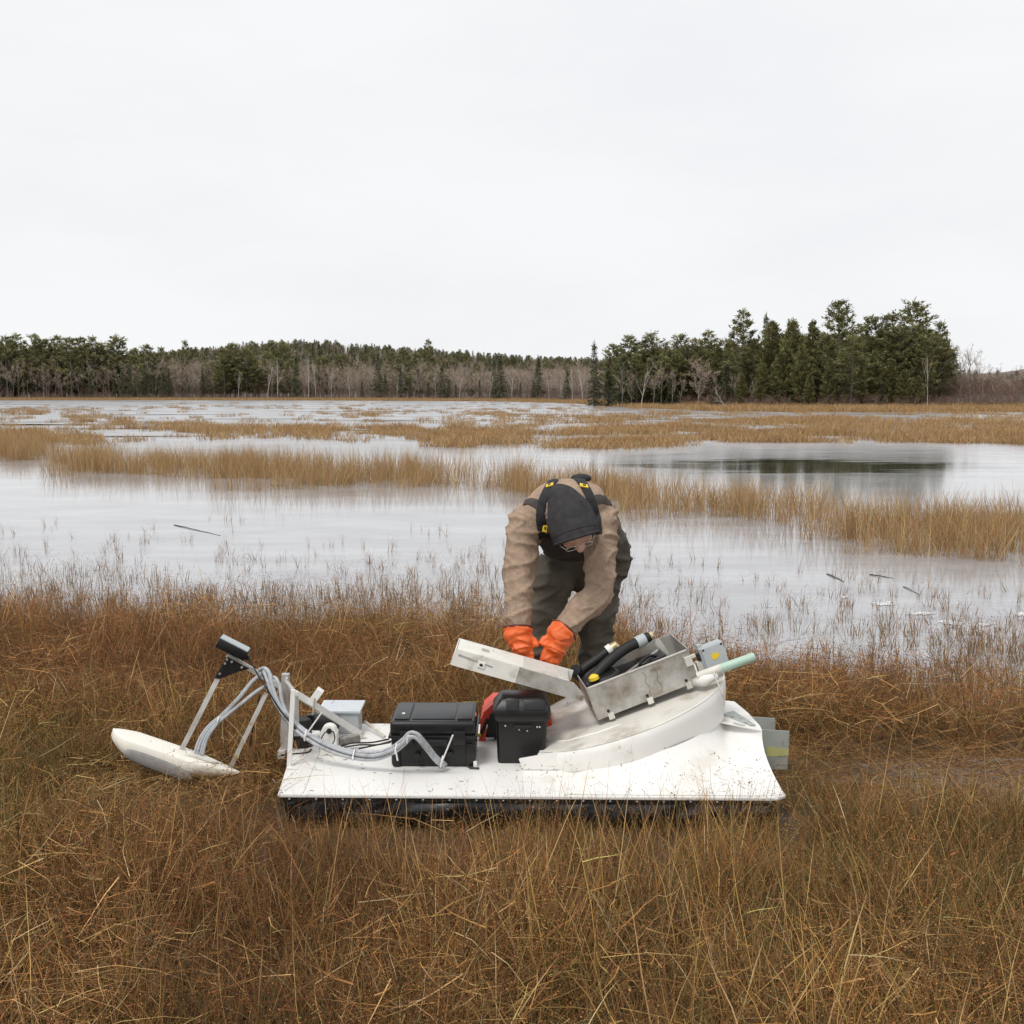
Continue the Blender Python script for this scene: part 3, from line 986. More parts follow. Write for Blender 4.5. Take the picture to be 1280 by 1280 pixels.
HULL = (-0.92, 1.03, 4.24, 5.16)
def build_grass():
    rust = {'rust': 5, 'brown': 4, 'dark': 3.2, 'gold': 1.2, 'olive': 1.4, 'red': 1.2}
    gold = {'gold': 4, 'straw': 3, 'brown': 2, 'rust': 2}
    mix = {'brown': 4, 'rust': 4, 'straw': 0.9, 'olive': 2.2, 'dark': 3, 'pale': 0.5, 'gold': 1.6}
    grn = {'green': 4, 'olive': 4, 'brown': 2, 'straw': 1}
    dead = {'straw': 2, 'pale': 0.9, 'brown': 4, 'dark': 2.5, 'gold': 2.5, 'rust': 2.5}
    src = []
    A = [len(src) + i for i in range(5)]
    src += [(rush_tuft(10 + i, 26, 0.060, 0.14, 0.30, 0.34, rust, 0.42, 0.0029), None) for i in range(5)]
    Bt = [len(src) + i for i in range(4)]
    src += [(grass_tuft(30 + i, 28, 0.075, 0.13, 0.33, 0.70, 0.9, mix, 0.0034), None) for i in range(4)]
    Cg = [len(src) + i for i in range(3)]
    src += [(grass_tuft(50 + i, 9, 0.06, 0.22, 0.48, 0.55, 0.6, gold, 0.0030), None) for i in range(3)]
    Gn = [len(src) + i for i in range(3)]
    src += [(grass_tuft(70 + i, 30, 0.08, 0.10, 0.24, 0.6, 0.8, grn), None) for i in range(3)]
    Th = [len(src) + i for i in range(4)]
    src += [(thatch(90 + i, 46, 0.10, dead, 0.19, 0.08, 0.30), None) for i in range(4)]
    Cr = [len(src) + i for i in range(3)]
    src += [(thatch(100 + i, 60, 0.10, {'rust': 5, 'brown': 5, 'dark': 3, 'gold': 2, 'straw': 1.6, 'red': 1.2}, 0.22, 0.03, 0.11), None) for i in range(3)]
    Sp = [len(src) + i for i in range(4)]
    src += [(rush_tuft(110 + i, 7, 0.06, 0.28, 0.46, 0.22, rust, 1.0, 0.0022), None) for i in range(4)]
    Fl = [len(src) + i for i in range(3)]
    src += [(thatch(130 + i, 70, 0.14, {'rust': 4, 'brown': 4, 'dark': 3, 'gold': 1, 'straw': 0.6}, 0.07, 0.15, 0.40), None) for i in range(3)]
    r = np.random.default_rng(4242)
    # ---- land: candidate points
    N = 19500
    Y = 1.9 + (10.2 - 1.9) * r.random(N) ** 0.90
    X = (r.random(N) * 2 - 1) * (0.46 * Y + 0.55)
    z = ground_z(X, Y)
    sd = shore_y(X) - Y + (vnoise(X, Y, 1.4, 8) - 0.5) * 0.9 - 0.55 * sstep(0.5, 2.0, X) - 0.15
    keep = r.random(N) < sstep(-1.5, 0.55, sd) ** 1.6
    dens = np.clip(0.35 + 0.55 * vnoise(X, Y, 1.3, 1) + 0.55 * vnoise(X, Y, 4.5, 2), 0, 1)
    keep &= r.random(N) < dens
    hull = (X > HULL[0] - 0.02) & (X < HULL[1] + 0.02) & (Y > HULL[2]) & (Y < HULL[3])
    boots = (np.hypot(X - 0.10, Y - 5.62) < 0.15) | (np.hypot(X - 0.42, Y - 5.70) < 0.15)
    keep &= ~hull & ~boots
    track = (np.abs(Y - 4.98 + 0.06 * np.sin(X * 3)) < 0.29) & (X > 1.02)
    fl = (X > -1.75) & (X < -1.02) & (np.abs(Y - 4.58) < 0.16)
    gn = vnoise(X, Y, 0.8, 21)
    gd = vnoise(X, Y, 0.9, 31)
    P, RT, SC, ID, TN = [], [], [], [], []
    t1 = vnoise(X, Y, 1.7, 71); t2 = vnoise(X, Y, 0.75, 73); t3 = vnoise(X, Y, 4.0, 75)
    for i in np.nonzero(keep)[0]:
        x, y = X[i], Y[i]
        if track[i]:
            if r.random() < (0.45 if x < 1.5 else 0.70): continue
            k, s = r.choice(Fl), r.uniform(0.55, 0.95)
        elif fl[i]:
            k, s = r.choice(Th), r.uniform(0.5, 0.8)
        else:
            q = r.random()
            g = 0.05 + 0.45 * max(0.0, gn[i] - 0.55) * 2 * (1.0 if y < 4.3 else 0.4)
            go = 0.03 + (0.34 if y > 5.3 else 0.18) * max(0.0, gd[i] - 0.52) * 2
            back = y > 5.2
            if q < g: k = r.choice(Gn)
            elif q < g + go: k = r.choice(Cg)
            elif q < g + go + (0.52 if back else 0.50): k = r.choice(A)
            elif q < g + go + (0.72 if back else 0.72): k = r.choice(Bt)
            else: k = r.choice(Th) if r.random() < 0.5 else r.choice(Cr)
            s = r.uniform(0.72, 1.15) * (1.0 if back else 0.98) * (0.70 + 0.35 * t1[i] + 0.28 * t3[i])
            edge = (y > 3.95) & (y < HULL[2] + 0.02) & (x > -0.95) & (x < 1.1)
            if edge: s *= (0.40 if x > -0.25 else 0.30) + 0.12 * r.random()
            if (y > 3.65) and (y <= 3.95) and (x > -0.95) and (x < 1.1): s *= 0.74
            if -1.85 < x < -0.98 and 4.1 < y < 4.5: s *= 0.45
            if x > 1.05 and 4.25 < y < 4.75: s *= 0.5
        P.append((x, y, max(z[i], WATER_Z))); ID.append(k)
        RT.append((r.normal() * 0.10, r.normal() * 0.10, r.uniform(0, 6.28)))
        SC.append((s, s, s * r.uniform(0.8, 1.15)))
        tn = (0.58 + 0.46 * t1[i] + 0.36 * t3[i]) * r.uniform(0.8, 1.2)
        TN.append((tn * (1.02 - 0.10 * t2[i]), tn * (0.82 + 0.14 * t2[i]), tn * 0.82))
    # ---- taller seed stalks in front of the hull
    for x0, x1, n, s0 in [(0.05, 1.05, 20, 0.9), (0.66, 0.98, 14, 0.95), (-0.5, 0.1, 9, 0.7), (-0.95, -0.5, 6, 0.7), (-1.75, -0.9, 14, 0.9)]:
        for i in range(n):
            x = r.uniform(x0, x1); y = r.uniform(3.85, 4.17)
            P.append((x, y, float(ground_z(x, y)))); ID.append(r.choice(Sp))
            RT.append((r.normal() * 0.1, r.normal() * 0.1, r.uniform(0, 6.28))); s = s0 * r.uniform(0.65, 1.0); SC.append((s, s, s)); TN.append((1, 1, 1))
    bake('marsh_grass', P, RT, SC, ID, src, label='dense rust-brown and straw marsh grass and rushes on the near bank', tones=TN)

    # ---- sparse reddish plants standing in the shallows
    sparse_src = [(rush_tuft(150 + i, 5, 0.045, 0.07, 0.17, 0.25, {'red': 3, 'mauve': 2, 'brown': 3, 'dark': 2, 'rust': 4}, 1.0, 0.0058, 'rust'), None) for i in range(4)]
    sparse_src += [(rush_tuft(170 + i, 9, 0.08, 0.08, 0.20, 0.3, {'rust': 3, 'brown': 4, 'dark': 3, 'mauve': 2}, 0.9, 0.0048, 'mauve'), None) for i in range(3)]
    P, RT, SC, ID = [], [], [], []
    N = 15000
    py = 640 + 250 * r.random(N) ** 0.6
    px = r.uniform(-60, 1340, N)
    edge_lo = np.interp(px, [0, 300, 650, 800, 900, 1000, 1150, 1280], [655, 662, 672, 705, 715, 728, 742, 752])
    for i in range(N):
        w = on_z(px[i], py[i], WATER_Z)
        if shore_y(w.x) - w.y > 0.45: continue
        t = (py[i] - edge_lo[i]) / 110.0
        if t < -0.12: continue
        nz = float(vnoise(w.x, w.y, 0.7, 41)) * 0.7 + float(vnoise(w.x, w.y, 2.2, 43)) * 0.5 + (0.10 if px[i] < 640 else 0.0)
        if r.random() > min(1, (0.13 + 0.14 * min(1.0, max(0, t)) ** 1.0) * (0.12 + 2.4 * max(0, nz - 0.32))): continue
        P.append((w.x, w.y, WATER_Z)); RT.append((r.normal() * 0.12, r.normal() * 0.12, r.uniform(0, 6.28)))
        s = r.uniform(0.6, 1.15) * (0.75 + 0.35 * min(1, max(0, t))); SC.append((s, s, s)); ID.append(r.integers(0, 4) if r.random() > 0.5 * t else r.integers(4, 7))
    scatter('shallow_water_plants', P, RT, SC, ID, sparse_src, label='thin reddish stalks standing out of the shallow water')

    # ---- reed beds
    ro = {'reed': 5, 'reedb': 3.5, 'tan': 2.2, 'straw': 1.2, 'rust': 1.4}
    def reed(seed, n, rad, h0, h1, w):
        B = Blades(seed); q = B.r
        for i in range(n):
            a = q.uniform(0, 6.28); rr_ = rad * math.sqrt(q.random())
            c = jit(q, pickc(q, ro))
            B.blade((rr_ * math.cos(a), rr_ * math.sin(a), -0.04), np.array([q.normal() * 0.16, q.normal() * 0.16, 1.0]), q.uniform(h0, h1) * q.uniform(0.7, 1.0), w * q.uniform(0.6, 1.2), q.uniform(0, 0.6), c * 0.9, 3, c)
        return B.mesh('reed_clump')
    near = [(reed(200 + i, 34, 0.20, 0.35, 0.75, 0.007), None) for i in range(5)]
    farr = [(reed(220 + i, 60, 0.55, 0.30, 0.70, 0.022), None) for i in range(4)]
    shore = [(reed(240 + i, 70, 1.1, 0.5, 1.1, 0.05), None) for i in range(3)]
    beds = [([(-60, 553), (66, 557), (66, 572), (-60, 574)], 1.0), ([(75, 572), (250, 578), (440, 594), (440, 613), (330, 606), (160, 592), (75, 588)], 1.0),
            ([(420, 588), (560, 590), (660, 598), (660, 617), (560, 610), (430, 604)], 1.0), ([(640, 602), (780, 612), (810, 634), (700, 634), (640, 618)], 1.0),
            ([(770, 612), (900, 622), (1020, 632), (1030, 652), (930, 652), (800, 642)], 0.62), ([(1040, 650), (1150, 656), (1150, 690), (1050, 682)], 1.0),
            ([(1150, 656), (1330, 652), (1330, 708), (1150, 694)], 1.0), ([(960, 655), (1040, 660), (1045, 672), (960, 664)], 0.3)]
    P, RT, SC, ID = [], [], [], []
    N = 42000
    Yr = np.exp(r.uniform(math.log(11), math.log(42), N)); Xr = (r.random(N) * 2 - 1) * 0.47 * Yr
    px, py = to_px_np(Xr, Yr, WATER_Z)
    jx = px + (vnoise(Xr, Yr, 1.3, 51) - 0.5) * 40 + r.normal(size=N) * 14; jy = py + (vnoise(Xr, Yr, 1.1, 53) - 0.5) * 14 + r.normal(size=N) * 3.5
    dn = np.zeros(N)
    for poly, d in beds: dn = np.maximum(dn, in_poly(jx, jy, poly) * d)
    dn *= np.clip(1.5 * vnoise(Xr, Yr, 0.8, 57) - 0.02, 0.10, 1)
    area_w = (Yr / 42.0) ** 2          # log sampling over-fills the near end
    kp = r.random(N) < np.clip(dn * (0.09 + area_w * 0.7), 0, 1)
    for i in np.nonzero(kp)[0]:
        P.append((Xr[i], Yr[i], WATER_Z)); RT.append((r.normal() * 0.05, r.normal() * 0.05, r.uniform(0, 6.28)))
        s = r.uniform(0.75, 1.15); SC.append((s, s, s * (0.8 + 0.35 * vnoise(Xr[i], Yr[i], 0.8, 59)))); ID.append(r.integers(0, 5))
    scatter('reed_bed', P, RT, SC, ID, near, label='golden-brown reeds standing in bands across the pond')
    P, RT, SC, ID = [], [], [], []
    farbeds = [([(-40, 508), (70, 508), (130, 514), (130, 519), (-40, 519)], 0.7), ([(85, 520), (155, 522), (150, 531), (88, 530)], 0.9), ([(120, 530), (150, 532), (150, 541), (122, 540)], 0.9),
               ([(175, 530), (260, 528), (318, 534), (310, 545), (220, 545), (175, 541)], 1.0), ([(330, 534), (420, 535), (418, 552), (345, 551)], 0.8), ([(440, 534), (508, 534), (505, 543), (440, 543)], 1.0),
               ([(515, 545), (580, 536), (660, 540), (660, 556), (560, 557)], 1.0), ([(420, 510), (545, 512), (545, 522), (420, 519)], 0.35), ([(0, 540), (60, 540), (60, 552), (0, 552)], 0.8), ([(70, 544), (135, 546), (132, 556), (70, 556)], 0.4),
               ([(690, 545), (760, 535), (850, 538), (830, 556), (700, 558)], 1.0), ([(740, 515), (900, 518), (1080, 524), (1230, 522), (1230, 532), (1080, 545), (900, 538), (740, 528)], 0.9),
               ([(860, 540), (1000, 536), (1240, 540), (1240, 556), (1000, 556), (880, 552)], 0.75), ([(1220, 520), (1330, 518), (1330, 556), (1230, 552)], 0.95), ([(550, 512), (740, 512), (740, 518), (550, 519)], 0.5), ([(200, 508), (440, 506), (440, 509), (200, 511)], 0.6)]
    N = 60000
    pxr = r.uniform(-40, 1320, N); pyr = r.uniform(503, 562, N)
    W = [on_z(a, b, WATER_Z) for a, b in zip(pxr, pyr)]
    Xr = np.array([w.x for w in W]); Yr = np.array([w.y for w in W])
    jx = pxr + (vnoise(Xr, Yr, 0.25, 61) - 0.5) * 50 + r.normal(size=N) * 8; jy = pyr + (vnoise(Xr, Yr, 0.18, 63) - 0.5) * 9 + r.normal(size=N) * 1.2
    dn = np.zeros(N)
    for poly, d in farbeds: dn = np.maximum(dn, in_poly(jx, jy, poly) * d)
    dn = np.maximum(dn, (0.10 + 0.14 * (pxr > 560)) * (pyr < 553))
    dn *= np.clip(1.7 * vnoise(Xr, Yr, 0.28, 67) - 0.18, 0.06, 1.4)
    kp = r.random(N) < np.clip(dn * (0.15 + 0.05 * (pxr > 620)), 0, 1)
    for i in np.nonzero(kp)[0]:
        P.append((Xr[i], Yr[i], WATER_Z)); RT.append((0, 0, r.uniform(0, 6.28)))
        s = r.uniform(0.8, 1.2); SC.append((s, s, s * (0.35 + 0.4 * vnoise(Xr[i], Yr[i], 0.3, 69)))); ID.append(r.integers(0, 4))
    scatter('far_marsh_grass', P, RT, SC, ID, farr, label='patches of tawny marsh grass on the far side of the pond')
    P, RT, SC, ID = [], [], [], []
    for i in range(5200):
        p = r.uniform(-60, 1340)
        Yf = float(np.interp(p, [q for q, _ in _fs], [y for _, y in _fs])) - (r.random() ** 1.4) * 24 + 1
        x = (p - 640) / FPX * Yf
        P.append((x, Yf, max(WATER_Z, float(ground_z(x, Yf))))); RT.append((0, 0, r.uniform(0, 6.28))); s = r.uniform(0.6, 1.0); SC.append((s, s, s * 0.7)); ID.append(r.integers(0, 3))
    scatter('shore_grass', P, RT, SC, ID, shore, label='strip of pale tawny grass along the far shore')

# ================================================================ THE SURVEY CRAFT AND ITS GEAR
m_white = mat('white_plastic', (0.80, 0.785, 0.75), rough=0.42, var=0.03, scale=3, dirt=(0.50, 0.42, 0.31), dirt_amt=0.10, dirt_scale=2.2, bump=0.05, bscale=30)
m_whited = mat('dirty_white_plastic', (0.66, 0.63, 0.57), rough=0.55, var=0.10, scale=7, dirt=(0.30, 0.25, 0.18), dirt_amt=0.45, dirt_scale=4.5, bump=0.08, bscale=60)
m_foam = mat('ivory_foam_plastic', (0.80, 0.765, 0.68), rough=0.5, var=0.04, scale=6, dirt=(0.55, 0.46, 0.33), dirt_amt=0.12, dirt_scale=8, bump=0.06, bscale=80)
m_alu = mat('dull_aluminium', (0.50, 0.485, 0.455), rough=0.5, metal=0.35, var=0.10, scale=9, dirt=(0.25, 0.21, 0.16), dirt_amt=0.55, dirt_scale=7, bump=0.05, bscale=80)
m_alup = mat('painted_aluminium', (0.66, 0.64, 0.585), rough=0.5, metal=0.1, var=0.06, scale=8, dirt=(0.33, 0.29, 0.22), dirt_amt=0.30, dirt_scale=6, bump=0.05, bscale=70)
m_lidp = mat('scuffed_white_paint', (0.76, 0.74, 0.68), rough=0.5, var=0.06, scale=9, dirt=(0.42, 0.37, 0.29), dirt_amt=0.30, dirt_scale=10, bump=0.06, bscale=80)
m_steel = mat('screw_steel', (0.62, 0.61, 0.59), rough=0.35, metal=0.8, var=0.1, scale=40)
m_black = mat('black_plastic', (0.0065, 0.0065, 0.007), rough=0.38, var=0.3, scale=14, dirt=(0.05, 0.047, 0.042), dirt_amt=0.05, dirt_scale=9, bump=0.12, bscale=160)
m_vinyl = mat('black_vinyl', (0.008, 0.0085, 0.011), rough=0.34, var=0.25, scale=5, dirt=(0.07, 0.06, 0.05), dirt_amt=0.12, dirt_scale=5, bump=0.10, bscale=40)
m_rub = mat('black_rubber', (0.010, 0.010, 0.010), rough=0.6, var=0.2, scale=20, bump=0.2, bscale=120)
m_red = mat('red_plastic', (0.70, 0.055, 0.028), rough=0.42, var=0.06, scale=10)
m_grey = mat('grey_enclosure', (0.43, 0.46, 0.47), rough=0.5, var=0.05, scale=12, dirt=(0.30, 0.29, 0.26), dirt_amt=0.12, dirt_scale=9)
m_greyl = mat('light_grey_lid', (0.55, 0.58, 0.61), rough=0.4, var=0.05, scale=12)
m_pad = mat('grey_foam_pad', (0.24, 0.23, 0.22), rough=0.9, var=0.12, scale=25, bump=0.4, bscale=150)
m_cable = mat('grey_cable', (0.43, 0.45, 0.475), rough=0.5, var=0.16, scale=12, dirt=(0.20, 0.19, 0.175), dirt_amt=0.45, dirt_scale=22)
m_tie = mat('white_nylon', (0.78, 0.77, 0.74), rough=0.5, var=0.04, scale=20)
m_fin = mat('grey_green_fin', (0.36, 0.385, 0.355), rough=0.5, metal=0.15, var=0.1, scale=10, dirt=(0.24, 0.23, 0.19), dirt_amt=0.2, dirt_scale=8)
m_yel = mat('yellow_plastic', (0.78, 0.55, 0.04), rough=0.45, var=0.08, scale=20)
m_ystain = mat('yellow_stain', (0.40, 0.38, 0.16), rough=0.6, var=0.2, scale=14)
m_brass = mat('brass_fitting', (0.62, 0.52, 0.30), rough=0.4, metal=0.6, var=0.15, scale=25)
m_gtube = mat('pale_green_tube', (0.40, 0.55, 0.45), rough=0.45, var=0.08, scale=14, dirt=(0.62, 0.63, 0.55), dirt_amt=0.2, dirt_scale=8)
m_wood = mat('weathered_wood', (0.25, 0.235, 0.21), rough=0.85, var=0.25, scale=14, stretch=(1, 6, 6), bump=0.3)
m_mud = mat('dried_mud', (0.24, 0.185, 0.125), rough=0.9, var=0.3, scale=30, bump=0.5)

DECK = 0.125
def deck_z(x): return DECK + 0.006 - 0.0075 * (x + 0.9)

def build_craft():
    root = empty('survey_hovercraft', (0.06, 4.7, 0.0), 'white flat-decked survey hovercraft with black skirt and raised stern, standing in marsh grass', 'hovercraft')
    # ---- deck slab
    out = [(-0.862, 4.215), (0.98, 4.215), (1.015, 4.25), (1.012, 5.10), (0.97, 5.16), (-0.945, 5.16)]
    b = MB()
    b.prism([(x, y, deck_z(x) - 0.012) for x, y in out], (0, 0, 0.012), 0.0025)
    deck = b.build('deck', m_white, root)
    # rub rail under the front edge and along the bow
    MB().bar((-0.855, 4.226, deck_z(-0.86) - 0.020), (0.985, 4.226, deck_z(0.98) - 0.020), 0.010, 0.014, bevel=0.002).build('edge_strip', m_rub, root)
    for i in range(19):
        x = -0.82 + i * 0.0985
        MB().ball((x, 4.2205, deck_z(x) - 0.019), 0.0055, 1, (1, 0.6, 1)).build('screw', m_steel, root, True)
    # deck seams, scuffs and small fixings
    for x in (-0.77, -0.41):
        MB().bar((x, 4.23, deck_z(x) + 0.0008), (x - 0.03, 4.92, deck_z(x) + 0.0008), 0.0022, 0.0012).build('deck_seam', m_whited, root)
    sr = random.Random(3)
    for i in range(34):
        x = sr.uniform(-0.80, 0.05); y = sr.uniform(4.25, 4.85)
        L = sr.uniform(0.003, 0.013)
        MB().ball((x, y, deck_z(x) + 0.0006), 1.0, 1, (L, L * sr.uniform(0.2, 0.5), 0.0011), (0, 0, sr.uniform(-0.5, 0.5))).build('mud_fleck', m_mud, root, True)
    # ---- skirt: slack vinyl bag hanging all round
    ring = [(-0.83, 4.24), (0.95, 4.24), (0.985, 4.30), (0.965, 5.10), (0.92, 5.13), (-0.91, 5.13)]
    P = []
    for i in range(len(ring)):
        a = Vector(ring[i]).to_3d(); c = Vector(ring[(i + 1) % len(ring)]).to_3d()
        n = max(2, int((c - a).length / 0.014))
        for k in range(n): P.append(a.lerp(c, k / n))
    cen = Vector((0.05, 4.7, 0))
    rings = []
    for j in range(13):
        v = j / 12
        row = []
        for p in P:
            d = p - cen
            nrm = Vector((0, -1, 0)) if p.y < 4.27 else (Vector((0, 1, 0)) if p.y > 5.09 else Vector((math.copysign(1, d.x), 0, 0)))
            f = noise.noise(Vector((p.x * 7 + v * 2.5, p.y * 7, v * 1.2))) * 0.5 + 0.6 * noise.noise(Vector((p.x * 17 + v * 4, p.y * 17, 3.0 + v * 2)))
            bow = max(0.0, 1 - (p.x + 0.83) / 0.35)
            fold = math.sin((p.x + 0.83) * 46 + v * 7.0 * bow) * 0.010 * bow * math.sin(math.pi * v)
            bulge = 0.026 * math.sin(math.pi * min(1, v * 1.05)) ** 0.8 - 0.035 * v ** 3
            off = bulge + f * 0.026 * math.sin(math.pi * v) + fold - 0.004
            z = deck_z(p.x) - 0.014 - v * (0.130 + 0.008 * f)
            row.append(Vector((p.x, p.y, 0)) + nrm * off + Vector((0, 0, z)))
        rings.append(row)
    MB().loft(rings, caps=False).build('skirt', m_vinyl, root, True)

    # ---- raised stern: tilted round fan cover with a deep rim, blended into the deck
    TA = R(19.0)
    C = Vector((0.455, 4.86, 0.293)); RAD = 0.455
    e1 = Vector((math.cos(TA), 0, math.sin(TA))); e2 = Vector((0, 1, 0)); e3 = Vector((-math.sin(TA), 0, math.cos(TA)))
    def rim(phi, rad=RAD): return C + e1 * (rad * math.cos(phi)) + e2 * (rad * 0.985 * math.sin(phi))
    def rim_h(phi): return 0.098 + 0.055 * max(0.0, math.cos(phi))
    N = 72
    top = [rim(2 * math.pi * k / N) for k in range(N)]
    # cover plate, slightly dished
    rr = []
    for s in (1.0, 0.985, 0.96, 0.75, 0.5, 0.25, 0.02):
        dz = {1.0: 0.0, 0.985: 0.004, 0.96: -0.004}.get(s, -0.007)
        rr.append([C + (p - C) * s + e3 * dz for p in top])
    MB().loft(rr, caps=True).build('fan_cover', m_whited, root, 'auto')
    # rim band
    lo = [rim(2 * math.pi * k / N, RAD * (1.0 + 0.02 * math.sin(k * 0.5))) - Vector((0, 0, rim_h(2 * math.pi * k / N))) for k in range(N)]
    mid = []
    for t in (0.0, 0.06, 0.3, 0.65, 1.0):
        mid.append([a.lerp(c, t) + Vector(((a.x - C.x), (a.y - C.y), 0)).normalized() * (0.007 * math.sin(math.pi * min(1, t * 1.2)) - (0.004 if t == 0 else 0)) for a, c in zip(top, lo)])
    rimo = MB().loft(mid, caps=False).build('cover_rim', m_white, root, True)
    # straight flap that leads the rim out on to the deck
    a = rim(R(-131)); x0 = 0.025
    fl = [(a.x + 0.01, a.y - 0.006, a.z + 0.002), (a.x + 0.01, a.y - 0.006, deck_z(a.x) + 0.001), (x0 + 0.018, 4.515, deck_z(0) + 0.001), (x0, 4.512, deck_z(0) + 0.046)]
    MB().prism(fl, (0.004, 0.012, 0), 0.002).build('rim_flap', m_white, root)
    # cream rod seam across the cover
    MB().tube([C + e1 * -0.40 + e2 * -0.10 + e3 * 0.0, C + e1 * -0.25 + e2 * -0.245, C + e1 * -0.12 + e2 * -0.27, C + e1 * -0.02 + e2 * -0.262], 0.004, 6).build('cover_seam', m_white, root, True)
    # fairing from the rim down to the deck edge
    K = Vector((0.998, 4.60, 0.258))
    tops, bots = [], []
    M_ = 46
    for i in range(M_ + 1):
        u = i / M_
        if u < 0.80:
            ph = R(-126 + (u / 0.80) * 106)
            tp_ = rim(ph, RAD * 0.995) - Vector((0, 0, rim_h(ph) * 0.93))
        else:
            q = (u - 0.80) / 0.20
            ph = R(-20)
            tp_ = (rim(ph, RAD * 0.995) - Vector((0, 0, rim_h(ph) * 0.93))).lerp(K, q ** 0.8)
        tops.append(tp_)
        bx_ = 0.20 + (1.012 - 0.20) * u ** 0.9
        bots.append(Vector((bx_, 4.235 + 0.02 * max(0, u - 0.9) * 10, deck_z(bx_) + 0.0015)))
    rows = []
    J = 16
    for j in range(J + 1):
        v = j / J
        row = []
        for t_, b_ in zip(tops, bots):
            z = b_.z + max(0.0, t_.z - b_.z) * (1 - v) ** (2.4 - 1.15 * min(1, (b_.x - 0.2) / 0.8))
            st_ = max(0.0, (b_.x - 0.55) / 0.45)
            xy = t_.lerp(b_, v ** (1 + 1.3 * st_ ** 2))
            row.append(Vector((xy.x, xy.y, max(z, deck_z(xy.x) + 0.0006))))
        rows.append(row)
    # stern side: continue the last column round the corner to the back
    side_top = [K, Vector((1.004, 4.68, 0.255)), Vector((1.0, 4.9, 0.248)), Vector((0.98, 5.10, 0.243))]
    side_bot = [bots[-1], Vector((1.010, 4.45, deck_z(1) + 0.0015)), Vector((1.008, 4.85, deck_z(1) + 0.0015)), Vector((0.985, 5.12, deck_z(1) + 0.0015))]
    for t_, b_ in list(zip(side_top, side_bot))[1:]:
        for j in range(J + 1):
            v = j / J
            z = b_.z + (t_.z - b_.z) * (1 - v) ** 1.25
            rows[j].append(Vector((t_.x + (b_.x - t_.x) * v ** 2.3, t_.y + (b_.y - t_.y) * v ** 2.3, z)))
    MB().loft(rows, caps=False, closed=False).build('stern_fairing', m_white, root, 'auto')
    # top shelf of the stern
    ri = rim(R(-22), RAD * 0.97)
    sh = [Vector((0.80, 4.66, 0.285)), Vector((K.x, K.y, K.z + 0.001)), Vector((1.005, 4.68, 0.256)), Vector((1.001, 4.9, 0.249)), Vector((0.981, 5.10, 0.244)), Vector((0.70, 5.12, 0.27)), Vector((0.70, 4.75, 0.29))]
    MB().prism([p - Vector((0, 0, 0.004)) for p in sh], (0, 0, 0.005)).build('stern_shelf', m_white, root)
    MB().prism([(-0.0 + 0.40, 5.135, deck_z(0.4)), (0.985, 5.12, deck_z(0.97)), (0.98, 5.10, 0.243), (0.70, 5.12, 0.27)], (0, 0.004, 0)).build('stern_back_panel', m_white, root)
    # grey bracket plate with bolts and the fins at the stern
    bp = [at(904, 894, 4.79), at(917, 891, 4.84), at(945, 909.5, 4.66), at(921, 909, 4.63)]
    zz = [0.273, 0.272, 0.262, 0.266]
    bp = [Vector((p.x, p.y, z)) for p, z in zip(bp, zz)]
    MB().prism(bp, (0, 0, 0.004), 0.001).build('bracket_plate', m_fin, root)
    for u, v in ((0.35, 0.35), (0.55, 0.7), (0.85, 0.6)):
        p = bp[0].lerp(bp[3], u).lerp(bp[1].lerp(bp[2], u), v)
        MB().tube([p + Vector((0, 0, 0.004)), p + Vector((0, 0, 0.010))], 0.006, 6).build('bolt', m_steel, root)
    f1 = MB().prism([at(953, 912, 4.78), at(987, 914, 4.78), at(984.5, 962, 4.78), at(957, 962, 4.78)], (0, 0.006, 0), 0.001).build('stern_fin', m_fin, root)
    MB().prism([at(958, 933, 4.7785), at(986, 936, 4.7785), at(985.5, 945, 4.7785), at(958, 946, 4.7785)], (0, 0.0008, 0)).build('stain', m_ystain, f1)
    MB().prism([at(926, 895, 5.08), at(969, 898, 5.08), at(969, 930, 5.08), at(930, 935, 5.08)], (0, 0.006, 0), 0.001).build('stern_fin', m_fin, root)

    # ---- mast, struts and small fittings on the bow
    pb = at(356, 948, 4.74); pt = at(357, 842, 4.74)
    MB().bar((pb.x, 4.74, deck_z(-0.9)), (pt.x, 4.74, pt.z), 0.030, 0.032, up=(0, 1, 0), bevel=0.002).build('mast', m_alu, root)
    MB().tube([at(358, 848, 4.722), at(358, 848, 4.716)], 0.006, 8).build('bolt', m_steel, root)
    MB().box(at(353, 945, 4.73) + Vector((0, 0, 0.012)), (0.03, 0.05, 0.035), None, 0.002).build('mast_foot', m_whited, root)
    a = at(361.5, 964, 4.55); c = at(366.5, 862, 4.55)
    MB().bar((a.x, 4.55, deck_z(-0.87)), c, 0.018, 0.012, up=(0, 1, 0), bevel=0.0015).build('mast_post', m_white, root)
    MB().bar(at(370, 870, 4.66), at(371, 920, 4.66), 0.02, 0.01, up=(0, 1, 0), bevel=0.001).build('mast_brace', m_alu, root)
    MB().bar(at(356, 850, 4.74), c + Vector((0, 0.01, -0.01)), 0.015, 0.012, bevel=0.001).build('mast_link', m_alu, root)
    p1 = at(368, 866, 4.70); p2 = at(452, 919, 4.93)
    MB().bar(p1, p2, 0.028, 0.026, bevel=0.0015).build('stay_bar', m_white, root)
    MB().tube([p2 + Vector((0.0, -0.01, 0.012)), p2 + Vector((0.012, -0.02, 0.012))], 0.008, 8).build('bolt', m_steel, root)
    MB().bar(at(388, 880, 4.745), at(401, 862, 4.745), 0.03, 0.040, up=(0, 1, 0), bevel=0.002).build('block', m_white, root)
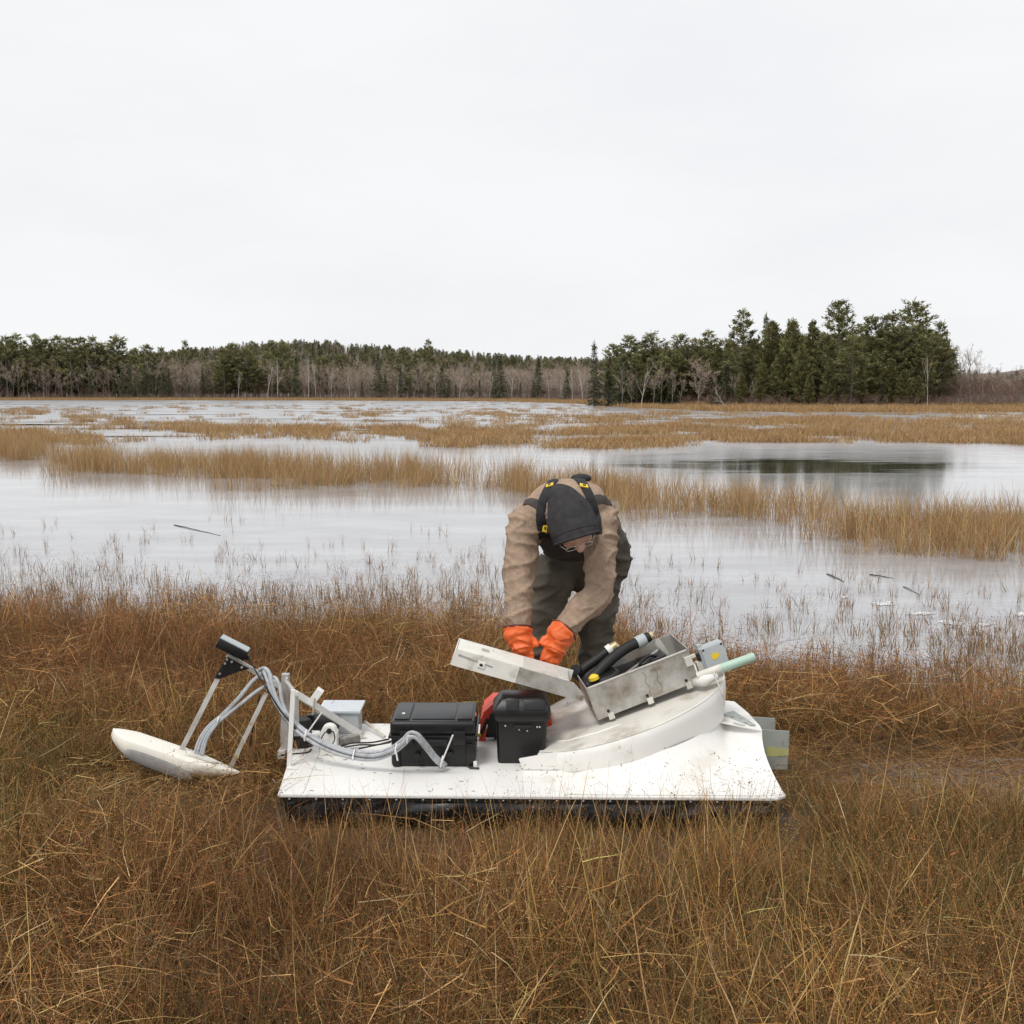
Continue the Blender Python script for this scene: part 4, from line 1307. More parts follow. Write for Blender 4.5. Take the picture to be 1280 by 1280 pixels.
    MB().bar(at(391, 893, 4.73), at(394, 872, 4.73), 0.006, 0.022, up=(0, 1, 0), bevel=0.001).build('block_bracket', m_alu, root)
    # motors
    q = at(377, 936, 4.80)
    MB().tube([(q.x, 4.82, deck_z(-0.8)), (q.x, 4.82, deck_z(-0.8) + 0.012), (q.x, 4.82, deck_z(-0.8) + 0.015), (q.x, 4.82, deck_z(-0.8) + 0.105), (q.x, 4.82, deck_z(-0.8) + 0.115)], [0.045, 0.045, 0.040, 0.040, 0.034], 20).build('motor', m_rub, root, 'auto')
    MB().tube([at(385, 903, 4.90), at(388, 902, 4.905), at(418, 903, 4.93), at(424, 904, 4.935)], [0.032, 0.037, 0.037, 0.030], 18).build('motor', m_black, root, 'auto')
    MB().box(at(389, 897, 4.86), (0.025, 0.03, 0.03), None, 0.003).build('motor_terminal', m_black, root)
    # white bracket with a round head and cable loop
    x0 = at(412, 950, 4.70).x; zb = deck_z(x0)
    pts = [(x0 - 0.034, 4.68, zb), (x0 + 0.034, 4.68, zb), (x0 + 0.034, 4.68, zb + 0.098)]
    for k in range(9):
        t = math.pi * k / 8
        pts.append((x0 + 0.030 * math.cos(t), 4.68, zb + 0.100 + 0.026 * math.sin(t)))
    pts.append((x0 - 0.034, 4.68, zb + 0.098))
    br = MB().prism(pts, (0, 0.05, 0), 0.002).build('white_bracket', m_white, root)
    MB().tube([(x0 + 0.004, 4.678, zb + 0.105), (x0 + 0.004, 4.670, zb + 0.105)], 0.011, 10).build('cable_gland', m_rub, br)
    MB().tube([Vector(v) for v in catmull([(x0 + 0.004, 4.672, zb + 0.108), (x0 + 0.024, 4.66, zb + 0.105), (x0 + 0.028, 4.66, zb + 0.075), (x0 + 0.012, 4.665, zb + 0.050), (x0 - 0.015, 4.665, zb + 0.052), (x0 - 0.026, 4.66, zb + 0.075), (x0 - 0.012, 4.66, zb + 0.102), (x0 + 0.002, 4.668, zb + 0.107)], 5)], 0.0026, 6).build('cable_loop', m_rub, br, True)
    MB().bar(at(424, 927, 4.74), at(449, 922, 4.78), 0.03, 0.030, bevel=0.002).build('wood_block', m_wood, root)
    # grey electronics box behind
    gx = at(424, 893, 5.0).x
    g = MB().box((gx, 5.055, deck_z(-0.7) + 0.047), (0.168, 0.13, 0.094), None, 0.003).build('electronics_box', m_grey, root)
    MB().box((gx + 0.002, 5.065, deck_z(-0.7) + 0.101), (0.186, 0.165, 0.012), (R(2), 0, R(-1)), 0.003).build('lid', m_greyl, g)
    MB().bar(at(456, 902, 5.04), at(481, 921, 4.90), 0.012, 0.008, bevel=0.001).build('batten', m_whited, root)
    for i, pp in enumerate([[(424, 934, 4.72), (440, 929, 4.74), (465, 928, 4.74), (486, 924, 4.70)], [(430, 934, 4.72), (450, 931, 4.71), (470, 931, 4.70), (488, 928, 4.66)], [(448, 936, 4.68), (462, 933, 4.69), (476, 930, 4.70), (490, 926, 4.68)],
                            [(351, 950, 4.68), (370, 946, 4.70), (385, 942, 4.72), (389, 938, 4.76)]]):
        MB().tube([Vector((at(*q_).x, at(*q_).y, max(at(*q_).z, deck_z(-0.6) + 0.004))) for q_ in catmull(pp, 5)], 0.0038, 6).build('wire', m_rub, root, True)

    # ---- aluminium engine box on the cover, its lid swung open to the left
    ya = R(6.0)
    ex = Vector((math.cos(TA + R(1.2)) * math.cos(ya), math.cos(TA + R(1.2)) * math.sin(ya), math.sin(TA + R(1.2)))).normalized()
    ey = Vector((-math.sin(ya), math.cos(ya), 0)).normalized()
    ez = ex.cross(ey).normalized()
    O = at(748, 900, 4.665)                      # bottom, front, left corner
    LB, DB, HB = 0.437, 0.288, 0.144
    def bxp(u, v, w): return O + ex * u + ey * v + ez * w
    rot = Matrix((ex, ey, ez)).transposed()
    T = 0.004
    ebox = MB().box(bxp(LB / 2, DB / 2, T), (LB - 0.002, DB - 0.002, T), rot).build('engine_box', m_alu, root)
    MB().box(bxp(LB / 2, -T / 2, HB / 2), (LB, T, HB), rot, 0.001).build('front_panel', m_alu, ebox)
    MB().box(bxp(LB / 2, DB + T / 2, HB / 2), (LB, T, HB), rot, 0.001).build('back_panel', m_alu, ebox)
    MB().box(bxp(-T / 2, DB / 2, HB / 2), (T, DB + 2 * T, HB + 0.001), rot, 0.001).build('end_panel', m_alu, ebox)
    MB().box(bxp(LB + T / 2, DB / 2, HB / 2), (T, DB + 2 * T, HB + 0.001), rot, 0.001).build('end_panel', m_alu, ebox)
    MB().box(bxp(LB / 2, -0.004, HB - 0.004), (LB - 0.012, 0.006, 0.006), rot, 0.001).build('top_lip', m_alup, ebox)
    for u in (0.055, 0.225, 0.395):
        MB().box(bxp(u, -0.007, -0.002), (0.024, 0.008, 0.026), rot, 0.001).build('foot_bracket', m_whited, ebox)
        MB().tube([bxp(u - 0.005, -0.0045, 0.022), bxp(u - 0.005, -0.009, 0.022)], 0.006, 8).build('bolt', m_rub, ebox)
    for u, ln in ((0.237, 0.9), (0.285, 1.0)):      # cracks and weld marks on the front panel
        pts = [bxp(u + 0.006 * math.sin(k * 1.9 + u * 40), -0.0048, HB * (0.08 + 0.84 * ln * k / 7)) for k in range(8)]
        MB().tube(pts, 0.0011, 4).build('crack', m_mud, ebox)
    MB().box(bxp(0.288, -0.006, HB * 0.80), (0.045, 0.004, 0.006), rot, 0.001).build('weld_patch', m_mud, ebox)
    MB().box(bxp(LB - 0.012, -0.010, HB * 0.66), (0.030, 0.012, 0.040), rot, 0.002).build('latch', m_alup, ebox)
    MB().box(bxp(LB + 0.012, -0.004, HB * 0.74), (0.022, 0.012, 0.014), rot, 0.002).build('latch', m_alup, ebox)
    for k, (u, v) in enumerate(((-0.006, 0.02), (-0.007, 0.03), (-0.0065, 0.012))):   # grime along the near left corner
        MB().box(bxp(u, v, HB * (0.25 + 0.25 * k)), (0.004, 0.03, 0.04), rot, 0.001).build('grime', m_mud, ebox)
    # right-hand end: tab of the open hasp
    MB().prism([bxp(LB * 0.80, DB * 0.72, HB), bxp(LB * 0.88, DB * 0.72, HB - 0.06), bxp(LB * 0.905, DB * 0.72, HB - 0.055), bxp(LB * 0.86, DB * 0.72, HB + 0.022), bxp(LB * 0.82, DB * 0.72, HB + 0.02)], ey * 0.004, 0.001).build('hasp', m_alup, ebox)

    # the lid: shallow tray hinged at the left end
    Lh = at(728, 866, 4.60)                      # near bottom corner at the hinge
    tip = at(563, 826, 4.60)
    lx = (tip - at(727, 872, 4.60)).normalized()
    lx = Vector((lx.x, lx.y, lx.z)).normalized()
    ly = Vector((0.02, 1, 0)).normalized()
    lz = -lx.cross(ly).normalized()
    if lz.z < 0: lz = -lz
    LL, LD, LH = 0.548, 0.205, 0.066
    O2 = at(728, 877, 4.645)
    def lp(u, v, w): return O2 + lx * u + ly * v + lz * w
    rl = Matrix((lx, ly, lx.cross(ly))).transposed()
    lid = MB().prism([lp(0.10, 0.002, 0), lp(LL, 0.002, 0), lp(LL, LD - 0.002, 0), lp(0.10, LD - 0.002, 0)], lz * 0.003).build('lid', m_alup, root)
    # near wall: dirty bare part near the hinge, painted part further out
    MB().prism([lp(0.0, 0, 0.004), lp(0.012, 0, -0.012 + 0.012), lp(0.110, 0, 0.0), lp(0.280, 0, 0.0), lp(0.280, 0, LH), lp(0.055, 0, LH), lp(0.0, 0, 0.030)], -ly * 0.004, 0.0008).build('near_wall', m_alu, lid)
    MB().prism([lp(0.2805, 0, 0.0), lp(LL, 0, 0.0), lp(LL + 0.004, 0, LH * 0.55), lp(LL - 0.004, 0, LH), lp(0.2805, 0, LH)], -ly * 0.0045, 0.0008).build('near_wall', m_lidp, lid)
    MB().prism([lp(0.05, LD, 0.0), lp(LL, LD, 0.0), lp(LL, LD, LH + 0.002), lp(0.05, LD, LH + 0.002)], ly * 0.004, 0.0008).build('far_wall', m_white, lid)
    MB().prism([lp(LL, 0.0, 0.0), lp(LL, LD, 0.0), lp(LL - 0.004, LD, LH), lp(LL - 0.004, 0.0, LH)], lx * 0.004, 0.0008).build('end_wall', m_white, lid)
    # top sheet of the lid, two overlapping plates
    MB().prism([lp(0.075, 0.003, LH), lp(0.27, 0.003, LH), lp(0.27, LD - 0.003, LH), lp(0.075, LD - 0.003, LH)], -lz * 0.004, 0.0008).build('top_plate', m_alup, lid)
    MB().prism([lp(0.265, 0.003, LH + 0.0025), lp(LL - 0.006, 0.003, LH + 0.0025), lp(LL - 0.006, LD - 0.003, LH + 0.0025), lp(0.265, LD - 0.003, LH + 0.0025)], -lz * 0.004, 0.0008).build('top_plate', m_lidp, lid)
    # slot, catch and rivets
    MB().prism([lp(0.385, -0.0047, LH * 0.60), lp(LL - 0.018, -0.0047, LH * 0.80), lp(LL - 0.018, -0.0047, LH * 0.66), lp(0.385, -0.0047, LH * 0.53)], -ly * 0.0008).build('slot', m_alu, lid)
    ct = MB().box(lp(0.432, -0.007, LH * 0.52), (0.030, 0.006, 0.026), rl, 0.003).build('catch', m_white, lid)
    MB().box(lp(0.432, -0.0105, LH * 0.52), (0.013, 0.002, 0.010), rl, 0.0005).build('slot', m_rub, ct)
    for u, v, w in ((0.115, 0.06, LH + 0.001), (0.17, 0.12, LH + 0.001), (0.40, 0.15, LH + 0.003)):
        MB().ball(lp(u, v, w), 0.006, 1, (1, 1, 0.5)).build('rivet', m_steel, lid, True)
    MB().box(lp(0.43, LD * 0.5, LH + 0.006), (0.03, 0.02, 0.008), rl, 0.002).build('catch', m_alu, lid)
    MB().box(lp(0.02, -0.007, 0.022), (0.030, 0.006, 0.012), rl, 0.001).build('hinge', m_steel, lid)
    MB().box(lp(0.008, -0.010, 0.018), (0.012, 0.008, 0.020), rl, 0.001).build('hinge', m_mud, lid)

    # ---- junction box and discharge tube right of the engine box
    jc = at(890, 820, 4.80)
    jr = Euler((R(-6), R(-19), R(8))).to_matrix()
    jb = MB().box(jc, (0.105, 0.060, 0.108), jr, 0.006).build('junction_box', m_grey, root)
    def jp(u, v, w): return jc + jr @ Vector((u, v, w))
    MB().box(jp(0.004, -0.0335, 0), (0.097, 0.008, 0.100), jr, 0.004).build('lid', m_grey, jb)
    for sx in (-1, 1):
        for sz in (-1, 1):
            MB().tube([jp(0.004 + sx * 0.040, -0.037, sz * 0.042), jp(0.004 + sx * 0.040, -0.0388, sz * 0.042)], 0.0048, 8).build('screw', m_rub, jb)
    st = []
    for k in range(14):
        t = 2 * math.pi * k / 14
        rr_ = 0.0165 * (1 + 0.12 * math.sin(3 * t + 1))
        st.append(jp(0.004 + rr_ * math.cos(t) * 1.1, -0.0381, 0.004 + rr_ * math.sin(t) * 0.85))
    MB().prism(st, jr @ Vector((0, -0.0008, 0))).build('sticker', m_yel, jb)
    MB().box(jp(-0.040, 0.0, 0.060), (0.020, 0.03, 0.012), jr, 0.002).build('mount_tab', m_grey, jb)
    MB().box(jp(-0.064, -0.005, -0.02), (0.024, 0.035, 0.045), jr, 0.002).build('mount_block', m_whited, jb)
    MB().box(jp(-0.058, -0.012, 0.018), (0.012, 0.03, 0.030), jr, 0.002).build('cable_gland', m_rub, jb)
    t0, t1 = at(872, 846, 4.68), at(944, 820.5, 4.64)
    tb = t0.lerp(t1, 0.42)
    tube = MB().tube([t0, tb], 0.019, 16).build('discharge_tube', m_whited, root, 'auto')
    MB().tube([tb, t0.lerp(t1, 0.97), t1], [0.0187, 0.0187, 0.014], 16).build('end_sleeve', m_gtube, tube, 'auto')
    MB().tube([t0.lerp(t1, 0.28) + Vector((0, -0.02, 0.01)), t0.lerp(t1, 0.28) + Vector((0, -0.024, -0.012))] + [Vector(p) for p in catmull([t0.lerp(t1, 0.29) + Vector((0, -0.023, -0.02)), at(899, 858, 4.62), at(903, 868, 4.61), at(905, 874, 4.62)], 4)], 0.0032, 6).build('strap', m_whited, tube, True)
    MB().tube([at(868, 853, 4.70), at(880, 851, 4.66), at(897, 844, 4.66)], [0.016, 0.024, 0.016], 12).build('tube_cradle', m_white, root, True)
    return root, bxp, rot, ex, ey, ez

def build_engine(bxp, rot, ex, ey, ez):
    root = empty('engine', bxp(0.2, 0.14, 0.006), 'black engine with finned cover and two hoses sitting in the open metal box', 'engine')
    MB().box(bxp(0.20, 0.145, 0.058), (0.34, 0.22, 0.10), rot, 0.012, 3).build('engine_block', m_black, root, 'auto')
    # finned round cover, tilted
    c = bxp(0.085, 0.10, 0.125)
    cov = MB().tube([c - ez * 0.02, c + ez * 0.010, c + ez * 0.022], [0.075, 0.073, 0.058], 24).build('fan_guard', m_rub, root, 'auto')
    for k in range(9):
        u = -0.052 + k * 0.013
        w = math.sqrt(max(0.0004, 0.062 ** 2 - u * u))
        MB().bar(c + ex * u - ey * w + ez * 0.024, c + ex * u + ey * w * 0.2 + ez * 0.027, 0.0055, 0.007, up=ez, bevel=0.001).build('fin', m_black, cov)
    # hose running over the box
    h2 = [bxp(0.01, 0.075, 0.12), bxp(0.06, 0.09, 0.152), bxp(0.14, 0.12, 0.180), bxp(0.22, 0.15, 0.194), bxp(0.30, 0.17, 0.196)]
    pts = [Vector(p) for p in catmull(h2, 14)]
    rs = [0.0225 + 0.0010 * (i % 2) for i in range(len(pts))]
    hs = MB().tube(pts, rs, 14).build('hose', m_rub, root, True)
    e = pts[-1]; d = (pts[-1] - pts[-3]).normalized()
    MB().tube([e - d * 0.030, e + d * 0.012], 0.0262, 16).build('hose_collar', m_grey, hs, 'auto')
    MB().tube([e + d * 0.012, e + d * 0.035], 0.021, 14).build('hose_clamp', m_rub, hs, 'auto')
    MB().tube([e + d * 0.035, e + d * 0.050, e + d * 0.052], [0.019, 0.019, 0.012], 12).build('hose_fitting', m_brass, hs, 'auto')
    # second hose behind with an open end
    h1 = [bxp(-0.015, 0.24, 0.125), bxp(0.03, 0.245, 0.150), bxp(0.09, 0.25, 0.165), bxp(0.155, 0.255, 0.182)]
    pts = [Vector(p) for p in catmull(h1, 10)]
    hs = MB().tube(pts, 0.021, 14).build('hose', m_rub, root, True)
    e = pts[-1]; d = (pts[-1] - pts[-3]).normalized()
    MB().tube([e, e + d * 0.022], 0.024, 14).build('hose_collar', m_tie, hs, 'auto')
    MB().tube([e + d * 0.022, e + d * 0.038, e + d * 0.05 - ez * 0.02], [0.022, 0.022, 0.013], 12).build('hose_fitting', m_brass, hs, 'auto')
    # open hose mouth pointing at the camera side
    mth = bxp(0.0, 0.225, 0.165)
    ax = Vector((-0.35, -0.85, 0.25)).normalized()
    o = MB().tube([mth + ax * -0.05, mth, mth + ax * 0.004, mth + ax * 0.003, mth - ax * 0.03], [0.020, 0.023, 0.022, 0.016, 0.015], 16).build('hose_mouth', m_black, root, 'auto')
    MB().tube([bxp(0.045, 0.045, 0.150), bxp(0.045, 0.045, 0.163), bxp(0.046, 0.045, 0.172)], [0.022, 0.021, 0.009], 14).build('filler_cap', m_yel, root, 'auto')
    MB().box(bxp(0.30, 0.12, 0.118), (0.12, 0.10, 0.03), rot, 0.008, 3).build('cylinder_cover', m_black, root, 'auto')
    MB().bar(bxp(0.18, 0.06, 0.12), bxp(0.34, 0.12, 0.145), 0.012, 0.012, bevel=0.003).build('rail', m_steel, root)
    MB().tube([Vector(p) for p in catmull([bxp(0.22, 0.05, 0.11), bxp(0.25, 0.04, 0.15), bxp(0.30, 0.07, 0.15), bxp(0.33, 0.10, 0.12)], 6)], 0.006, 8).build('fuel_line', m_rub, root, True)

def build_cases():
    # ---- wide black equipment case
    x0, x1 = at(487, 964, 4.54).x, at(596, 964, 4.54).x
    cx = (x0 + x1) / 2; w = x1 - x0; zb = deck_z(cx) + 0.001
    root = empty('equipment_case', (cx, 4.69, zb), 'wide black ribbed hard case with cable bundle on the white deck', 'case')
    MB().box((cx, 4.69, zb + 0.062), (w * 0.965, 0.285, 0.122), None, 0.014, 3).build('case_body', m_black, root, 'auto')
    lid = MB().box((cx, 4.69, zb + 0.1555), (w * 0.985, 0.305, 0.058), None, 0.016, 3).build('lid', m_black, root, 'auto')
    MB().box((cx, 4.69, zb + 0.125), (w * 1.02, 0.325, 0.012), None, 0.004).build('lid_seal_band', m_black, root, 'auto')
    for sx in (-1, 1):
        MB().box((cx + sx * w * 0.36, 4.69, zb + 0.1865), (w * 0.17, 0.25, 0.008), None, 0.003).build('lid_rib', m_black, lid, 'auto')
    MB().box((cx, 4.69, zb + 0.1855), (w * 0.50, 0.235, 0.005), None, 0.0015).build('lid_panel', m_black, lid, 'auto')
    MB().box((cx - w * 0.36, 4.64, zb + 0.191), (0.012, 0.016, 0.002), None, 0.0005).build('lid_sticker', m_tie, lid)
    MB().box((cx + w * 0.475, 4.66, zb + 0.172), (0.008, 0.05, 0.02), None, 0.001).build('lid_red_mark', m_red, lid)
    for sx in (-0.30, 0.30):
        MB().box((cx + sx * w, 4.525, zb + 0.125), (0.05, 0.016, 0.055), None, 0.004).build('latch', m_black, root, 'auto')
    h = MB().box((cx, 4.522, zb + 0.105), (0.12, 0.02, 0.026), None, 0.006).build('handle', m_rub, root, 'auto')
    for sx in (-0.42, 0.42):
        MB().box((cx + sx * w, 4.543, zb + 0.05), (0.028, 0.012, 0.09), None, 0.004).build('rib', m_black, root, 'auto')
    for px, py in ((522, 944), (563, 942), (550, 952)):
        p = at(px, py, 4.54)
        MB().tube([p, p + Vector((0, -0.018, 0))], 0.012, 10).build('connector', m_rub, root, 'auto')
    MB().box((x1 - 0.006, 4.535, zb + 0.012), (0.014, 0.014, 0.028), None, 0.001).build('tie_down_bracket', m_tie, root)
    MB().tube([(x1 - 0.03, 4.525, zb + 0.004), (x1 + 0.01, 4.515, zb + 0.004)], 0.004, 6).build('tie_down_strap', m_rub, root)
    # ---- battery box
    x0, x1 = at(620, 957, 4.60).x, at(684, 957, 4.60).x
    cx = (x0 + x1) / 2; w = x1 - x0; zb = deck_z(cx) + 0.001
    root = empty('battery_box', (cx, 4.68, zb), 'tall black plastic battery box with flanged lid beside the raised stern', 'battery box')
    yc = 4.68; D = 0.17
    def rect(wx, dy, z, r=0.018):
        pts = []
        for sx, sy, a0 in ((1, -1, -90), (1, 1, 0), (-1, 1, 90), (-1, -1, 180)):
            for k in range(4):
                t = R(a0 + 30 * k)
                pts.append((cx + sx * (wx / 2 - r) + r * math.cos(t), yc + sy * (dy / 2 - r) + r * math.sin(t), z))
        return pts
    MB().loft([rect(w * 0.93, D * 0.94, zb), rect(w * 0.95, D * 0.96, zb + 0.02), rect(w * 1.0, D, zb + 0.185)]).build('box_body', m_black, root, 'auto')
    MB().loft([rect(w * 1.09, D * 1.10, zb + 0.175), rect(w * 1.13, D * 1.13, zb + 0.182), rect(w * 1.13, D * 1.13, zb + 0.215), rect(w * 1.10, D * 1.10, zb + 0.225), rect(w * 0.86, D * 0.86, zb + 0.258), rect(w * 0.80, D * 0.80, zb + 0.262)]).build('lid', m_black, root, 'auto')
    lo = root.children[-1]
    MB().box((cx - w * 0.18, yc - D * 0.50, zb + 0.240), (w * 0.24, 0.02, 0.05), (R(-22), 0, 0), 0.004).build('lid_rib', m_black, lo, 'auto')
    MB().box((cx + w * 0.25, yc - D * 0.50, zb + 0.238), (w * 0.40, 0.018, 0.04), (R(-22), 0, 0), 0.004).build('lid_rib', m_black, lo, 'auto')
    MB().box((cx + 0.005, yc - D * 0.51, zb + 0.152), (w * 0.36, 0.016, 0.014), None, 0.004).build('handle', m_rub, root, 'auto')
    for dx, dz in ((-0.065, 0.155), (-0.028, 0.150), (-0.01, 0.140), (0.022, 0.135), (0.062, 0.150), (0.072, 0.150)):
        MB().ball((cx + dx, yc - D * 0.505, zb + dz), 0.0048, 1).build('screw', m_steel, root, True)
    # ---- red and black jerry-style box behind
    cx = at(645, 900, 5.02).x
    root = empty('red_box', (cx, 5.02, deck_z(cx) + 0.001), 'bright red box with black insides, half hidden behind the black battery box', 'box')
    zb = deck_z(cx) + 0.001
    prof = [(-0.158, 0.0), (-0.150, 0.095), (-0.137, 0.120), (-0.140, 0.124), (-0.100, 0.160), (0.100, 0.160), (0.140, 0.128), (0.150, 0.095), (0.158, 0.0)]
    sh = MB()
    outer = [(cx + x, 5.10, zb + z) for x, z in prof]
    inner = [(cx + x * 0.82, 5.10, zb + z * 0.90) for x, z in prof]
    for i in range(len(prof) - 1):
        q = [outer[i], outer[i + 1], inner[i + 1], inner[i]]
        sh.prism(q, (0, -0.20, 0), 0.0)
    sh.build('shell', m_red, root)
    MB().prism([(cx + x * 0.81, 5.085, zb + z * 0.89) for x, z in prof], (0, -0.165, 0), 0.002).build('inside', m_black, root)
    MB().bar((cx - 0.155, 4.89, zb + 0.02), (cx - 0.12, 4.892, zb + 0.10), 0.006, 0.014, bevel=0.001).build('strap', m_rub, root)
    MB().box((cx - 0.156, 4.888, zb + 0.03), (0.016, 0.012, 0.014), None, 0.003).build('strap_end', m_yel, root)
    # ---- coil of light rope between the cases
    c = at(606, 909, 4.92)
    cz = deck_z(0) + 0.007
    pts = []
    for k in range(52):
        t = k * 0.42
        pts.append((c.x + (0.036 + 0.006 * math.sin(t * 0.37)) * math.cos(t), 4.93 + 0.026 * math.sin(t), cz + 0.0022 * (k // 15) + 0.003 * math.sin(t * 2.3)))
    tag(MB().tube(pts, 0.0045, 6).build('rope_coil', m_tie, None, True), 'small coil of pale rope between the wide black case and the battery box', 'rope')

def build_float():
    root = empty('sensor_float', at(222, 960, 4.58), 'white kayak-shaped sensor float with grey side pad hanging out over the grass', 'float')
    a = at(141, 912, 4.58); c = at(299, 966, 4.55)
    fx = (c - a).normalized(); fy = Vector((0, 1, 0)); fy = (fy - fx * fy.dot(fx)).normalized(); fz = fx.cross(fy)
    if fz.z < 0: fz = -fz
    L = (c - a).length
    rings = []
    for i in range(31):
        u = i / 30
        wd = 0.068 * (min(1, u / 0.16) ** 0.55) * (min(1, (1 - u) / 0.34) ** 0.75) + 0.002
        up = 0.006 + 0.003 * math.sin(math.pi * u)
        dn = 0.076 * (min(1, (u + 0.02) / 0.20) ** 0.55) * (min(1, (1 - u) / 0.38) ** 0.8) + 0.004
        cn = a + fx * (L * u)
        row = []
        for k in range(20):
            t = 2 * math.pi * k / 20
            y = math.cos(t); z = math.sin(t)
            y = math.copysign(abs(y) ** 0.75, y)
            zz = (z ** 1 * up * 1.0 if z > 0 else -(abs(z) ** 0.8) * dn)
            tw = 0.9 + 0.1 * (z < 0)
            row.append(cn + fy * (wd * y * tw) + fz * (zz + 0.0))
        rings.append(row)
    bd = MB().loft(rings).build('float_body', m_foam, root, 'auto')
    # grey pad let into the near side
    rows = []
    pu0, pu1 = 0.16, 0.70
    for i in range(19):
        s = i / 18
        u = pu0 + (pu1 - pu0) * s
        hw = 0.027 * math.sin(math.acos(max(-1, min(1, (2 * s - 1)))) ) ** 0.45 if 0 < s < 1 else 0.001
        cn = a + fx * (L * u)
        wd = 0.068 * (min(1, u / 0.16) ** 0.55) * (min(1, (1 - u) / 0.34) ** 0.75)
        row = []
        for k in range(8):
            t = 2 * math.pi * k / 8
            row.append(cn + fy * (-wd - 0.0035 + 0.008 * math.cos(t)) + fz * (-0.044 - 0.010 * s + hw * math.sin(t)))
        rows.append(row)
    MB().loft(rows).build('side_pad', m_pad, root, True)
    # recess plate and bolts on top
    for u, v in ((0.30, -0.2), (0.56, 0.2), (0.60, 0.0), (0.70, -0.1), (0.78, 0.1), (0.85, 0.0)):
        MB().ball(a + fx * (L * u) + fy * (0.05 * v) + fz * 0.008, 0.005, 1, (1, 1, 0.5)).build('bolt', m_steel, root, True)
    sr = random.Random(8)
    for i in range(26):
        u = sr.uniform(0.58, 0.97)
        MB().ball(a + fx * (L * u) + fy * (0.045 * sr.uniform(-1, 1) * (1 - u) * 2.2) + fz * 0.0075, 1.0, 1, (sr.uniform(0.002, 0.006), sr.uniform(0.002, 0.004), 0.0016)).build('mud_fleck', m_mud, root, True)
    MB().prism([a + fx * (L * u) + fy * v + fz * 0.0085 for u, v in ((0.60, -0.03), (0.82, -0.018), (0.82, 0.018), (0.60, 0.03))], fz * 0.003, 0.001).build('top_plate', m_whited, root)
    # struts and arm up to the sensor head
    s1a, s1b = at(223, 945, 4.57), at(274, 845, 4.66)
    MB().bar(s1a, s1b, 0.020, 0.006, up=(0, 1, 0), bevel=0.001).build('strut', m_alu, root)
    s2a, s2b = at(288, 960, 4.56), at(333, 866, 4.68)
    MB().bar(s2a, s2b, 0.018, 0.006, up=(0, 1, 0), bevel=0.001).build('strut', m_alu, root)
    ga = [at(283.5, 821, 4.655), at(312, 836, 4.665), at(297, 840, 4.66), at(274, 849, 4.65), at(268, 847.5, 4.65)]
    g = MB().prism(ga, (0, 0.006, 0), 0.001).build('gusset', m_black, root)
    for px, py in ((284, 824), (281.5, 829), (290, 827), (302.5, 834), (275, 842)):
        p = at(px, py, 4.652)
        MB().tube([p, p + Vector((0, -0.006, 0))], 0.0048, 8).build('bolt', m_steel, g)
    MB().bar(at(284, 819, 4.68), at(357, 862, 4.745), 0.022, 0.020, bevel=0.0015).build('arm', m_alup, root)
    # dark stay from the arm down
    MB().tube([at(325, 868, 4.72), at(317, 905, 4.72), at(312, 935, 4.72)], 0.0035, 6).build('stay', m_rub, root)
    # sensor head
    h0 = at(291, 810, 4.68)
    d = (at(310, 820, 4.68) - at(272, 800, 4.68)); ang = math.atan2(d.z, d.x)
    hd = empty  # noqa
    hr = Euler((0, -ang, R(4))).to_matrix()
    s_ = MB().box(h0, (0.128, 0.070, 0.040), hr, 0.004).build('sensor_head', m_black, root, 'auto')
    MB().box(h0 + hr @ Vector((0, 0, 0.0225)), (0.122, 0.064, 0.006), hr, 0.002).build('top_cap', m_grey, s_)
    MB().box(h0 + hr @ Vector((0.070, 0, -0.008)), (0.016, 0.02, 0.018), hr, 0.003).build('connector', m_rub, s_)
    MB().bar(h0 + hr @ Vector((-0.01, 0, -0.020)), at(287, 823, 4.68), 0.012, 0.012, bevel=0.001).build('head_mount', m_alu, root)

